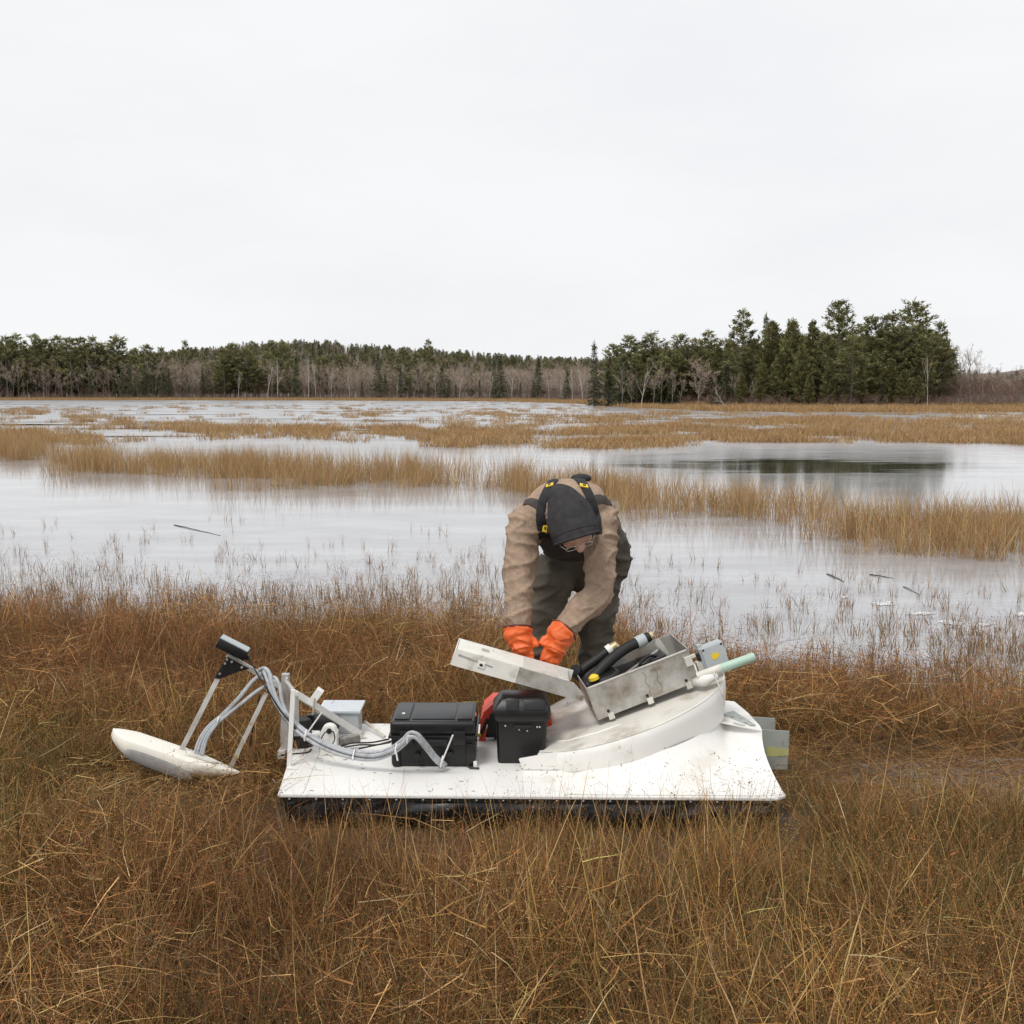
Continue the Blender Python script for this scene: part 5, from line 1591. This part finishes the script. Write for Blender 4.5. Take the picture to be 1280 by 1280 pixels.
def build_cables():
    root = empty('cable_bundle', at(440, 945, 4.50), 'bundle of grey cables with white zip ties looping to the wide black case', 'cables')
    main = [(331, 840, 4.66), (336, 852, 4.64), (344, 874, 4.62), (356, 893, 4.60), (372, 911, 4.57), (395, 927, 4.54), (420, 938, 4.52), (447, 944.5, 4.49), (470, 945, 4.47), (490, 938, 4.44), (504, 928, 4.42), (513, 919, 4.41), (522, 920, 4.41), (533, 932, 4.43), (545, 947, 4.46), (556, 956, 4.50)]
    def strand(pts, ox, oz, r, m, nm, tw=0.0, n=7):
        c = catmull(pts, n)
        out = []
        for i, q in enumerate(c):
            t = tw * i
            p = at(*q)
            out.append(p + Vector((0.3 * (ox * math.cos(t) - oz * math.sin(t)), ox * math.cos(t) - oz * math.sin(t), ox * math.sin(t) + oz * math.cos(t))))
        return MB().tube(out, r, 8).build(nm, m, root, True)
    for ox, oz, m, r in ((0.009, 0.008, m_cable, 0.0075), (-0.009, 0.008, m_cable, 0.0075), (0.0, -0.006, m_cable, 0.008), (-0.012, -0.007, m_rub, 0.0058), (0.011, -0.008, m_cable, 0.007)):
        strand(main, ox, oz, r, m, 'cable', 0.035)
    alt = [(333, 842, 4.68), (339, 848, 4.66), (345, 850, 4.64), (350, 862, 4.62), (353, 880, 4.61), (362, 898, 4.59), (385, 918, 4.56)]
    strand(alt, 0.0, 0.006, 0.0075, m_cable, 'cable')
    alt2 = [(324, 840, 4.66), (331, 838, 4.65), (337, 845, 4.64), (341, 862, 4.62), (350, 885, 4.60), (368, 905, 4.58)]
    strand(alt2, 0.0, 0.008, 0.0085, m_cable, 'cable')
    low = [(330, 841, 4.67), (316, 852, 4.66), (300, 872, 4.64), (280, 893, 4.62), (263, 908, 4.60), (252, 925, 4.585), (246, 944, 4.575)]
    low2 = [(333, 856, 4.67), (318, 865, 4.66), (300, 879, 4.64), (282, 893, 4.62), (265, 908, 4.60), (254, 925, 4.585), (248, 945, 4.575)]
    for (pl, dx) in ((low, 0), (low, -3.5), (low2, 2), (low2, 5)):
        strand([(p[0] + dx * (0.4 + 0.6 * i / 6), p[1], p[2]) for i, p in enumerate(pl)], 0, 0, 0.0058, m_cable, 'cable', 0, 6)
    strand([(312, 822, 4.69), (318, 832, 4.68), (325, 845, 4.66), (338, 865, 4.62), (352, 888, 4.60), (372, 912, 4.565)], -0.014, 0.006, 0.0032, m_rub, 'thin_cable')
    # zip ties: a loop and a long tail
    def tie(px, py, Y, tail=None, r=0.021):
        p = at(px, py, Y)
        ring = [p + Vector((0.2 * r * math.sin(t), r * math.cos(t), r * math.sin(t))) for t in [2 * math.pi * k / 14 for k in range(15)]]
        o = MB().tube(ring, 0.0030, 5, caps=False).build('zip_tie', m_tie, root, True)
        if tail:
            MB().tube([p + Vector((0, -r, 0)), at(*tail)], 0.0032, 5).build('tie_tail', m_tie, o)
    tie(382, 919, 4.555, (402, 891, 4.50)); tie(442, 944, 4.49, (441, 949, 4.46)); tie(495, 935, 4.43, (497, 951, 4.40)); tie(552, 952, 4.47, (566, 919, 4.40)); tie(510, 922, 4.415, None); tie(273, 901, 4.61, None, 0.014)

# ================================================================ THE PERSON
m_fleece = mat('tan_fleece', (0.36, 0.262, 0.192), rough=0.95, var=0.16, scale=40, bump=1.0, bscale=130, spec=0.1)
m_char = mat('charcoal_fleece', (0.046, 0.044, 0.045), rough=0.95, var=0.20, scale=30, bump=0.5, bscale=240, spec=0.1)
m_panel = mat('dark_grey_panel', (0.075, 0.066, 0.062), rough=0.95, var=0.15, scale=30, bump=0.5, bscale=240, spec=0.1)
m_wader = mat('olive_waders', (0.088, 0.077, 0.058), rough=0.72, var=0.22, scale=9, dirt=(0.15, 0.125, 0.09), dirt_amt=0.2, dirt_scale=5, bump=0.25, bscale=120, spec=0.3)
m_bib = mat('dark_bib', (0.050, 0.046, 0.042), rough=0.75, var=0.2, scale=14, bump=0.25, bscale=140, spec=0.3)
m_web = mat('black_webbing', (0.016, 0.016, 0.018), rough=0.75, var=0.2, scale=60, bump=0.4, bscale=300)
m_skin = mat('skin', (0.56, 0.33, 0.24), rough=0.55, var=0.08, scale=30, bump=0.1, bscale=200)
m_glove = mat('orange_rubber', (0.80, 0.145, 0.030), rough=0.45, var=0.08, scale=14, dirt=(0.55, 0.10, 0.03), dirt_amt=0.15, dirt_scale=12, bump=0.12, bscale=90)
m_gcuff = mat('dark_cuff_edge', (0.10, 0.028, 0.018), rough=0.6, var=0.1, scale=20)
m_lens = mat('spectacle_rim', (0.62, 0.60, 0.56), rough=0.25, metal=0.7, var=0.05, scale=20)
m_boot = mat('boot_rubber', (0.05, 0.046, 0.036), rough=0.6, var=0.25, scale=12, dirt=(0.10, 0.075, 0.05), dirt_amt=0.4, dirt_scale=8)

def oval_loft(mb, pts, n=10, seg=26, fold=None):
    """pts: (x,y,z, half-width, half-depth, side vector) rings interpolated smoothly"""
    arr = [(*p[0], p[1], p[2], *p[3]) for p in pts]
    c = catmull(arr, n)
    rings = []
    for i, q in enumerate(c):
        p = Vector(q[:3]); hw, hd = q[3], q[4]
        s = Vector(q[5:8]).normalized()
        d = (Vector(c[min(i + 1, len(c) - 1)][:3]) - Vector(c[max(i - 1, 0)][:3])).normalized()
        s = (s - d * s.dot(d)).normalized()
        t = d.cross(s)
        row = []
        for k in range(seg):
            a = 2 * math.pi * k / seg
            f = 1.0 + (fold(i / (len(c) - 1), a) if fold else 0.0)
            row.append(p + s * (hw * f * math.cos(a)) + t * (hd * f * math.sin(a)))
        rings.append(row)
    mb.loft(rings)
    return mb

def remeshed(mb, voxel, smooth=4):
    me = bpy.data.meshes.new('tmp')
    bmesh.ops.recalc_face_normals(mb.bm, faces=mb.bm.faces[:])
    mb.bm.to_mesh(me); mb.bm.free()
    o = bpy.data.objects.new('tmp', me)
    COL.objects.link(o)
    md = o.modifiers.new('r', 'REMESH'); md.mode = 'VOXEL'; md.voxel_size = voxel
    if smooth:
        ms = o.modifiers.new('s', 'SMOOTH'); ms.iterations = smooth; ms.factor = 0.5
    dg = bpy.context.evaluated_depsgraph_get()
    dg.update()
    out = bpy.data.meshes.new_from_object(o.evaluated_get(dg))
    bpy.data.objects.remove(o); bpy.data.meshes.remove(me)
    return out

def displace(me, fn):
    n = len(me.vertices)
    co = np.empty(n * 3, dtype=np.float32); no = np.empty(n * 3, dtype=np.float32)
    me.vertices.foreach_get('co', co); me.vertices.foreach_get('normal', no)
    co = co.reshape(-1, 3); no = no.reshape(-1, 3)
    d = np.array([fn(Vector(c), Vector(m)) for c, m in zip(co, no)], dtype=np.float32)
    me.vertices.foreach_set('co', (co + no * d[:, None]).ravel())
    me.update()

def ridge(p, sc, off=0.0):
    v = noise.noise(Vector((p.x * sc[0] + off, p.y * sc[1] + off * 0.7, p.z * sc[2] - off)))
    return 1.0 - 2.0 * abs(v)

def build_person():
    root = empty('person', (0.28, 5.62, -0.02), 'person in tan fleece, dark hood, olive waders and orange gloves bending over the white craft', 'person')
    X = Vector((1, 0, 0))
    # joints
    SL, SR = at(659, 655, 5.22), at(748, 650, 5.26)
    EL, ER = at(648, 733, 5.09), at(747, 738, 5.13)
    WL, WR = at(648, 788, 5.02), at(703, 790, 5.02)
    pel = at(737, 702, 5.70); mid = at(727, 657, 5.52); chest = at(711, 636, 5.32); neck = at(707, 640, 5.14)
    hipL, hipR = at(688, 722, 5.62), at(750, 716, 5.72)
    kneeL, kneeR = at(673, 800, 5.60), at(745, 805, 5.70)
    footL, footR = Vector((0.105, 5.66, 0.04)), Vector((0.425, 5.72, 0.04))
    hc = at(716, 655, 5.03)
    s = Vector((0.94, -0.06, 0.30)).normalized()
    f = Vector((0.06, -0.50, -0.86)); f = (f - s * f.dot(s)).normalized()
    c = s.cross(f)
    if c.z < 0 and c.y > 0: c = -c
    if c.y > 0: c = -c
    def hp(a, b, d): return hc + s * a + c * b + f * d
    hr = Matrix((s, c, f)).transposed()

    # ---- jacket
    mb = MB()
    oval_loft(mb, [(mid + Vector((0.015, 0.06, -0.03)), 0.165, 0.120, X), (mid, 0.172, 0.128, X), (chest, 0.186, 0.135, X), (chest.lerp(neck, 0.55) + Vector((0, 0, 0.015)), 0.175, 0.110, X), (neck + Vector((0, 0, 0.0)), 0.085, 0.075, X)], 8, 34)
    def sleeve(S, E, W, sh, up):
        def fold(t, a):
            e = math.exp(-((t - 0.56) / 0.16) ** 2) + 0.8 * math.exp(-((t - 0.92) / 0.10) ** 2) + 0.35
            return 0.016 * e * math.sin(t * 40 + 1.6 * math.sin(a + t * 5) + sh) + 0.03 * math.sin(a * 3 + t * 11 + sh)
        m1 = S.lerp(E, 0.5) + up * 0.012
        oval_loft(mb, [(S + (S - chest) * -0.30 + Vector((0, 0, 0.02)), 0.090, 0.092, Vector((0, 1, 0))), (S, 0.092, 0.088, Vector((0, 1, 0))), (m1, 0.080, 0.074, Vector((0, 1, 0))),
                       (E, 0.073, 0.067, Vector((0, 1, 0))), (E.lerp(W, 0.5), 0.066, 0.060, Vector((0, 1, 0))), (E.lerp(W, 0.86), 0.060, 0.056, Vector((0, 1, 0))), (W, 0.050, 0.047, Vector((0, 1, 0)))], 14, 26, fold)
    sleeve(SL, EL, WL, 0.4, Vector((-1, 0, 0))); sleeve(SR, ER, WR, 2.1, Vector((1, 0, 0)))
    # collar
    oval_loft(mb, [(neck.lerp(hc, -0.15), 0.085, 0.085, X), (neck.lerp(hc, 0.35), 0.075, 0.075, X), (neck.lerp(hc, 0.6) - Vector((0, 0, 0.03)), 0.066, 0.066, X)], 5, 20)
    me = remeshed(mb, 0.0075, 5)
    def jf(p, n):
        w = noise.noise_vector(p * 4.0) * 0.06
        p = p + w
        q = Vector((p.x + 0.45 * p.z, p.y, p.z - 0.35 * p.x))
        a = ridge(q, (4, 5, 12), 1.0) ** 4
        b = ridge(Vector((p.x - 0.5 * p.z, p.y, p.z + 0.5 * p.x)), (9, 8, 20), 5.0) ** 5
        side = 1.0 if p.z < 1.10 else max(0.15, 1 - (p.z - 1.10) * 7)
        return (0.0135 * (a - 0.30) + 0.006 * (b - 0.25)) * side
    displace(me, jf)
    jac = link_mesh('fleece_jacket', me, m_fleece, root, True)
    bm = bmesh.new(); bm.from_mesh(me); bm.transform(Matrix.Translation(root.location)); bvh = BVHTree.FromBMesh(bm)
    camp = Vector((0, 0, CAM_H))
    def hit(px, py):
        d = ray(px, py).normalized()
        loc, nrm, i, dist = bvh.ray_cast(camp, d)
        return (loc, nrm) if loc is not None else None
    # ---- ribbons laid on the jacket: shoulder panels, braces
    def ribbon(name, path, width, material, thick=0.0035, parent=root, n=8, off=0.0):
        rows = []
        cc = catmull(path, n)
        pts = []
        for q in cc:
            h = hit(q[0], q[1])
            if h: pts.append(h)
        if len(pts) < 3: return None
        P3 = [p for p, _ in pts]; N3 = [m for _, m in pts]
        # even out
        for _ in range(2):
            P3 = [P3[0]] + [(P3[i - 1] + P3[i] * 2 + P3[i + 1]) / 4 for i in range(1, len(P3) - 1)] + [P3[-1]]
            N3 = [N3[0]] + [(N3[i - 1] + N3[i] + N3[i + 1]).normalized() for i in range(1, len(N3) - 1)] + [N3[-1]]
        for i, (p, m) in enumerate(zip(P3, N3)):
            d = (P3[min(i + 1, len(P3) - 1)] - P3[max(i - 1, 0)]).normalized()
            sd = d.cross(m).normalized()
            row_t, row_b = [], []
            K = 6
            for k in range(K + 1):
                w = width * (k / K - 0.5)
                q = p + sd * w
                loc, nn, _, _ = bvh.find_nearest(q)
                lift = 0.003 + off + 0.002 * math.sin(math.pi * k / K)
                row_t.append(loc + nn * (lift + thick)); row_b.append(loc - nn * 0.002)
            rows.append(row_t + row_b[::-1])
        return MB().loft(rows).build(name, material, parent, 'auto')
    ribbon('shoulder_panel', [(656, 628), (664, 627), (672, 631), (679, 637)], 0.045, m_panel, 0.002)
    ribbon('shoulder_panel', [(737, 630), (745, 625), (754, 624), (762, 628)], 0.045, m_panel, 0.002)
    ribbon('brace', [(700, 596), (692, 601), (684, 614), (678, 630), (676, 648), (677, 668), (680, 690)], 0.046, m_web, 0.004)
    ribbon('brace', [(714, 596), (725, 601), (735, 617), (741, 634), (745, 652), (746, 668)], 0.046, m_web, 0.004)
    ribbon('brace', [(688, 601), (702, 597), (716, 596), (730, 597), (742, 600)], 0.030, m_web, 0.006, off=0.003)
    ribbon('brace', [(736, 600), (746, 603), (754, 609), (760, 617), (764, 627)], 0.045, m_web, 0.005)
    def buckle(px, py, w, h, ang):
        g = hit(px, py)
        if not g: return
        p, m = g
        z = m; x = (Vector((math.cos(ang), 0, -math.sin(ang))) - m * m.dot(Vector((math.cos(ang), 0, -math.sin(ang))))).normalized(); y = z.cross(x)
        r3 = Matrix((x, y, z)).transposed()
        o = MB().box(p + m * 0.012, (w, h, 0.007), r3, 0.002).build('buckle', m_yel, root)
        MB().box(p + m * 0.0165, (w * 0.35, h * 0.4, 0.003), r3, 0.0008).build('buckle_slot', m_web, o)
    buckle(688.5, 609, 0.034, 0.022, 0.4); buckle(729, 610, 0.038, 0.024, -0.1); buckle(679.5, 662, 0.020, 0.034, 0.1)
    # cord lump of the crossed braces on the back
    g = hit(727, 600) or hit(727, 602) or hit(727, 604)
    if g:
        MB().ball(g[0] + Vector((0, 0.03, 0.006)), 0.05, 3, (0.95, 0.7, 0.42)).build('brace_yoke', m_web, root, True)
    zip_pts = [hit(x, y) for x, y in ((706, 690), (709, 697), (711, 704))]
    bm.free()

    # ---- waders: legs, seat and high bib
    mb = MB()
    def leg(H, K, F, sh):
        def fold(t, a):
            return 0.05 * math.sin(t * 34 + 1.8 * math.sin(a + sh) + sh) * (0.4 + math.exp(-((t - 0.5) / 0.2) ** 2)) + 0.03 * math.sin(2 * a + t * 9 + sh)
        oval_loft(mb, [(H + Vector((0, 0.03, 0.08)), 0.125, 0.130, X), (H, 0.122, 0.128, X), (H.lerp(K, 0.5), 0.096, 0.106, X), (K, 0.084, 0.092, X), (K.lerp(F, 0.5), 0.084, 0.090, X), (Vector((F.x, F.y, 0.10)), 0.074, 0.08, X), (Vector((F.x, F.y, 0.055)), 0.07, 0.075, X)], 8, 26, fold)
    leg(hipL, kneeL, footL, 0.3); leg(hipR, kneeR, footR, 1.9)
    oval_loft(mb, [(pel + Vector((0.03, 0.10, -0.06)), 0.16, 0.11, X), (pel + Vector((0.012, 0.03, -0.01)), 0.198, 0.150, X), (pel.lerp(mid, 0.5), 0.195, 0.145, X), (mid, 0.185, 0.134, X)], 8, 34)
    me = remeshed(mb, 0.009, 5)
    displace(me, lambda p, n: 0.014 * (ridge(p, (6, 6, 11), 3.0) ** 3 - 0.35) + 0.006 * (ridge(p, (13, 13, 20), 8.0) ** 4 - 0.3))
    wad = link_mesh('waders', me, m_wader, root, True)
    # bib on the front of the chest, hanging a little away from it
    mb = MB()
    bb = [(mid + Vector((0.0, -0.02, -0.115)), 0.165, 0.060, X), (mid.lerp(chest, 0.45) + Vector((-0.005, -0.02, -0.125)), 0.160, 0.055, X), (chest + Vector((-0.012, 0.0, -0.120)), 0.140, 0.045, X), (chest.lerp(neck, 0.45) + Vector((-0.006, 0.02, -0.110)), 0.115, 0.030, X)]
    oval_loft(mb, bb, 8, 26)
    me = remeshed(mb, 0.009, 4)
    displace(me, lambda p, n: 0.010 * (ridge(p, (7, 7, 16), 2.0) ** 3 - 0.35))
    link_mesh('bib', me, m_bib, root, True)
    for F, rz in ((footL, R(12)), (footR, R(-14))):
        def fp(dx, dy, dz): return Vector((F.x, F.y, 0)) + Matrix.Rotation(rz, 3, 'Z') @ Vector((dx, dy, dz))
        mb = MB()
        oval_loft(mb, [(fp(0, 0.10, 0.045), 0.035, 0.045, X), (fp(0, 0.06, 0.05), 0.052, 0.065, X), (fp(0, -0.02, 0.055), 0.052, 0.065, X), (fp(0, -0.12, 0.035), 0.054, 0.045, X), (fp(0, -0.19, 0.022), 0.036, 0.030, X)], 6, 18)
        oval_loft(mb, [(fp(0, 0.03, 0.03), 0.06, 0.06, X), (fp(0, 0.02, 0.14), 0.066, 0.07, X)], 6, 18)
        link_mesh('boot', remeshed(mb, 0.01, 3), m_boot, root, True)

    # ---- body: one continuous skin mesh under the clothes, face and hands included
    mb = MB()
    oval_loft(mb, [(pel, 0.11, 0.075, X), (mid, 0.12, 0.08, X), (chest, 0.16, 0.095, X), (neck, 0.07, 0.06, X), (neck.lerp(hc, 0.5), 0.055, 0.055, X), (hc, 0.05, 0.05, X)], 5, 20)
    for S_, E_, W_ in ((SL, EL, WL), (SR, ER, WR)):
        mb.tube([chest.lerp(S_, 0.5), S_, E_, W_], [0.06, 0.052, 0.040, 0.029], 12)
    for H_, K_, F_ in ((hipL, kneeL, footL), (hipR, kneeR, footR)):
        mb.tube([pel.lerp(H_, 0.4), H_, K_, Vector((F_.x, F_.y, 0.09)), Vector((F_.x, F_.y, 0.045)), Vector((F_.x, F_.y - 0.12, 0.035))], [0.05, 0.055, 0.048, 0.040, 0.036, 0.028], 12)
    t_ = bmesh.new(); bmesh.ops.create_icosphere(t_, subdivisions=4, radius=1.0)
    for v in t_.verts:
        x, y, z = v.co
        k = 1.0 - 0.16 * max(0, -y) * (1 if z > -0.2 else 0.6)
        v.co = Vector((x * 0.077 * k, y * 0.112, z * (0.098 if z > 0 else 0.104) - (0.012 if y < -0.5 and z < 0 else 0)))
    mb._add(t_, hc, hr)
    mb.tube([hp(0, 0.022, 0.088), hp(0, 0.000, 0.104), hp(0, -0.022, 0.116), hp(0, -0.028, 0.106)], [0.010, 0.012, 0.017, 0.012], 10)      # nose
    for sx in (-1, 1):
        mb.ball(hp(sx * 0.012, -0.026, 0.104), 0.010, 2)                      # nostril wings
        mb.tube([hp(sx * 0.012, 0.030, 0.090), hp(sx * 0.045, 0.030, 0.076)], 0.010, 8)   # brow
        mb.ball(hp(sx * 0.042, -0.015, 0.070), 0.024, 2)                      # cheek
        mb.ball(hp(sx * 0.078, 0.0, -0.005), 0.020, 2, (0.45, 1.5, 1.0), hr)   # ear
    mb.ball(hp(0, -0.052, 0.088), 0.014, 2, (1.8, 0.5, 0.8), hr)
    mb.ball(hp(0, -0.064, 0.087), 0.012, 2, (1.6, 0.5, 0.8), hr)
    mb.ball(hp(0, -0.092, 0.070), 0.024, 2)                                 # chin
    hands = []
    for W_, tgt, sgn in ((WL, at(658, 834, 4.965), 1), (WR, at(682, 838, 4.965), -1)):
        d = (tgt - W_).normalized(); palm = W_ + d * 0.075
        sd = d.cross(Vector((0, -1, 0.3))).normalized() * sgn
        nr = sd.cross(d).normalized()
        hands.append((W_, d, sd, palm, sgn))
    def hand_shapes(mb_, W_, d, sd, grow):
        nr = sd.cross(d).normalized()
        if nr.y > 0: nr = -nr
        kn = W_ + d * 0.100
        mb_.tube([W_ - d * 0.01, W_ + d * 0.03, kn], [0.026 + grow, 0.032 + grow, 0.034 + grow], 12)
        mb_.ball(W_ + d * 0.070, 0.040 + grow, 2, (1, 1, 1))
        for i, (o, l) in enumerate(((-0.031, 0.070), (-0.010, 0.080), (0.011, 0.075), (0.031, 0.058))):
            b0 = kn + sd * o
            b1 = b0 + d * (l * 0.48) - nr * 0.006
            b2 = b1 + (d * 0.65 - nr * 0.75).normalized() * (l * 0.34)
            b3 = b2 + (d * 0.15 - nr * 1.0).normalized() * (l * 0.28)
            mb_.tube([b0 - d * 0.02, b0, b1, b2, b3], [0.010 + grow, 0.0100 + grow, 0.0095 + grow, 0.0085 + grow, 0.007 + grow], 8)
        th0 = W_ + d * 0.035 - sd * 0.030
        mb_.tube([W_ + d * 0.02 - sd * 0.012, th0, th0 + (d * 0.6 - sd * 0.75).normalized() * 0.035, th0 + (d * 0.6 - sd * 0.75).normalized() * 0.035 + (d * 0.95 - sd * 0.1).normalized() * 0.032], [0.016 + grow, 0.015 + grow, 0.012 + grow, 0.009 + grow], 8)
    for W_, d, sd, palm, sgn in hands: hand_shapes(mb, W_, d, sd, 0.0)
    link_mesh('body', remeshed(mb, 0.0055, 2), m_skin, root, True)

    # ---- gloves: gauntlet cuff flaring over the sleeve, palm and fingers
    for (W_, d, sd, palm, sgn), E_ in zip(hands, (EL, ER)):
        ax = (W_ - E_).normalized()
        mb = MB()
        def fold(t, a):
            return 0.10 * math.sin(t * 20 + 1.2 * math.sin(a * 2 + sgn)) * (0.3 + t) + 0.05 * math.sin(3 * a + sgn)
        sv = Vector((0.3, 1, 0))
        oval_loft(mb, [(W_ - ax * 0.012, 0.062, 0.064, sv), (W_ + ax * 0.018, 0.058, 0.060, sv), (W_.lerp(W_ + d * 0.05, 0.9), 0.048, 0.050, sv), (W_ + d * 0.085, 0.045, 0.048, sv)], 7, 24, fold)
        hand_shapes(mb, W_, d, sd, 0.0050)
        me = remeshed(mb, 0.0055, 3)
        displace(me, lambda p, n: 0.006 * (ridge(p, (16, 16, 22), 4.0) ** 3 - 0.35))
        g = link_mesh('glove', me, m_glove, root, True)
        ring = []
        aa = sv - ax * sv.dot(ax); aa.normalize(); b2 = ax.cross(aa)
        for k in range(25):
            t = 2 * math.pi * k / 24
            fo = 1 + fold(0.0, t)
            ring.append(W_ - ax * 0.012 + aa * (0.060 * fo * math.cos(t)) + b2 * (0.062 * fo * math.sin(t)))
        MB().tube(ring, 0.0042, 6, caps=False).build('cuff_edge', m_gcuff, g, True)

    # ---- hood, cap, spectacles
    rings = []
    prof = [(0.128, 0.106, 0.104, 0.006), (0.095, 0.114, 0.116, 0.004), (0.05, 0.117, 0.124, 0.002), (0.0, 0.116, 0.126, 0.0), (-0.05, 0.107, 0.120, -0.004), (-0.10, 0.090, 0.106, -0.010), (-0.145, 0.070, 0.086, -0.018), (-0.172, 0.050, 0.062, -0.022), (-0.190, 0.030, 0.036, -0.022), (-0.197, 0.010, 0.012, -0.022)]
    cp = catmull(prof, 5)
    for i, q in enumerate(cp):
        row = []
        for k in range(36):
            a = 2 * math.pi * k / 36
            u = i / (len(cp) - 1)
            wv = 1 + 0.025 * noise.noise(Vector((math.cos(a) * 2.2, math.sin(a) * 2.2, u * 5))) + 0.012 * math.sin(2 * a + u * 8)
            skew = -0.030 * max(0, u - 0.45) / 0.55
            row.append(hp(0.89 * q[1] * wv * math.cos(a) + skew, 0.90 * q[2] * wv * math.sin(a) + q[3], q[0] - 0.085 * max(0, 1 - u * 2.2) * (1 - math.sin(a)) / 2 - 0.012))
        rings.append(row)
    inner = [[hc + (p - hc) * 0.955 + f * 0.002 for p in r_] for r_ in rings[:26][::-1]]
    h = MB().loft(inner + rings, caps=False).build('hood', m_char, root, True)
    MB().tube([(rings[1][k % 36] - hc) * 1.012 + hc for k in range(37)], 0.0065, 6, caps=False).build('hood_hem', m_char, h, True)
    MB().tube([(rings[6][k % 36] - hc) * 1.004 + hc for k in range(37)], 0.0016, 4, caps=False).build('hem_stitching', m_web, h, True)
    mb = MB()
    t_ = bmesh.new(); bmesh.ops.create_icosphere(t_, subdivisions=4, radius=1.0)
    for v in t_.verts: v.co = Vector((v.co.x * 0.084, v.co.y * 0.110, v.co.z * 0.106))
    cut = [v for v in t_.verts if v.co.z > 0.052 and v.co.y < 0.040]
    bmesh.ops.delete(t_, geom=cut, context='VERTS')
    mb._add(t_, hp(0, 0.006, -0.004), hr)
    mb.build('cap', m_web, root, True)
    gl = MB()
    for sx in (-1, 1):
        ringp = [hp(sx * 0.033 + 0.026 * math.cos(t), -0.002 + 0.019 * math.sin(t), 0.108) for t in [2 * math.pi * k / 16 for k in range(17)]]
        gl.tube(ringp, 0.0022, 5, caps=False)
        gl.tube([hp(sx * 0.058, 0.004, 0.107), hp(sx * 0.076, 0.004, 0.085), hp(sx * 0.080, 0.006, 0.0)], 0.0020, 5)
    gl.tube([hp(-0.009, 0.004, 0.111), hp(0, 0.007, 0.114), hp(0.009, 0.004, 0.111)], 0.0020, 5)
    gl.build('spectacles', m_lens, root, True)
    return root

# ================================================================ SMALL THINGS ON THE ICE
m_stick = mat('dark_wet_stick', (0.045, 0.035, 0.028), rough=0.7, var=0.3, scale=20, bump=0.3)
m_ice = mat('white_ice_crust', (0.60, 0.61, 0.62), rough=0.5, var=0.05, scale=8, bump=0.3, bscale=40)

def build_bits():
    sr = random.Random(21)
    for a, b_, r_, lab in [((218, 656), (276, 669), 0.010, 'long dark stick lying on the ice off the grassy bank, away from the person'),
                           ((1034, 717), (1056, 727), 0.011, 'short dark stick on the ice, angled towards the right-hand reed bed'),
                           ((1087, 718), (1117, 722), 0.010, 'straight dark stick lying level on the ice before the right-hand reeds'),
                           ((1129, 733), (1150, 743), 0.007, 'thin twig on the ice beyond the white ice patches')]:
        p, q = on_z(*a, WATER_Z + 0.006), on_z(*b_, WATER_Z + 0.006)
        pts, rs = [], []
        for k in range(9):
            t = k / 8
            v = p.lerp(q, t); v.z += 0.003 * math.sin(t * 5) - 0.002
            v.x += sr.uniform(-0.006, 0.006); v.y += sr.uniform(-0.01, 0.01)
            pts.append(v); rs.append(0.6 * r_ * (1 - 0.55 * t) * sr.uniform(0.85, 1.1))
        tag(MB().tube(pts, rs, 7).build('stick', m_stick, None, True), lab, 'stick', 'sticks lying on the ice')
    for (cx, cy, w, h, lab) in [(1104, 755, 15, 3.0, 'oval white ice patch beside a tuft of brown stalks in the shallows'),
                                (1152, 767, 18, 2.4, 'long thin white ice patch between the reeds and the bank'),
                                (1188, 778, 17, 3.6, 'broken white ice patch lying against brown shore stalks'),
                                (1231, 781, 9, 2.0, 'small white ice patch at the end of the broken ice line'),
                                (1278, 768, 12, 2.6, 'white ice patch alone on open water off the right bank'),
                                (1056, 746, 6, 2.0, 'tiny white ice patch among the first brown stalks')]:
        pts = []
        for k in range(22):
            t = 2 * math.pi * k / 22
            rr = 0.8 + 0.75 * noise.noise(Vector((math.cos(t) * 2.6 + cx, math.sin(t) * 2.6, cy))) + 0.25 * noise.noise(Vector((math.cos(t) * 7 + cx, math.sin(t) * 7, cy)))
            pts.append(on_z(cx + w * rr * math.cos(t), cy + h * rr * math.sin(t), WATER_Z + 0.002))
        tag(MB().prism(pts, (0, 0, 0.003)).build('ice_patch', m_ice, None, 'auto'), lab, 'ice', 'white ice patches near the bank')

# ================================================================ BUILD
craft = build_craft()
build_engine(*craft[1:])
build_cases()
build_float()
build_cables()
build_person()
build_bits()
build_trees()
build_grass()
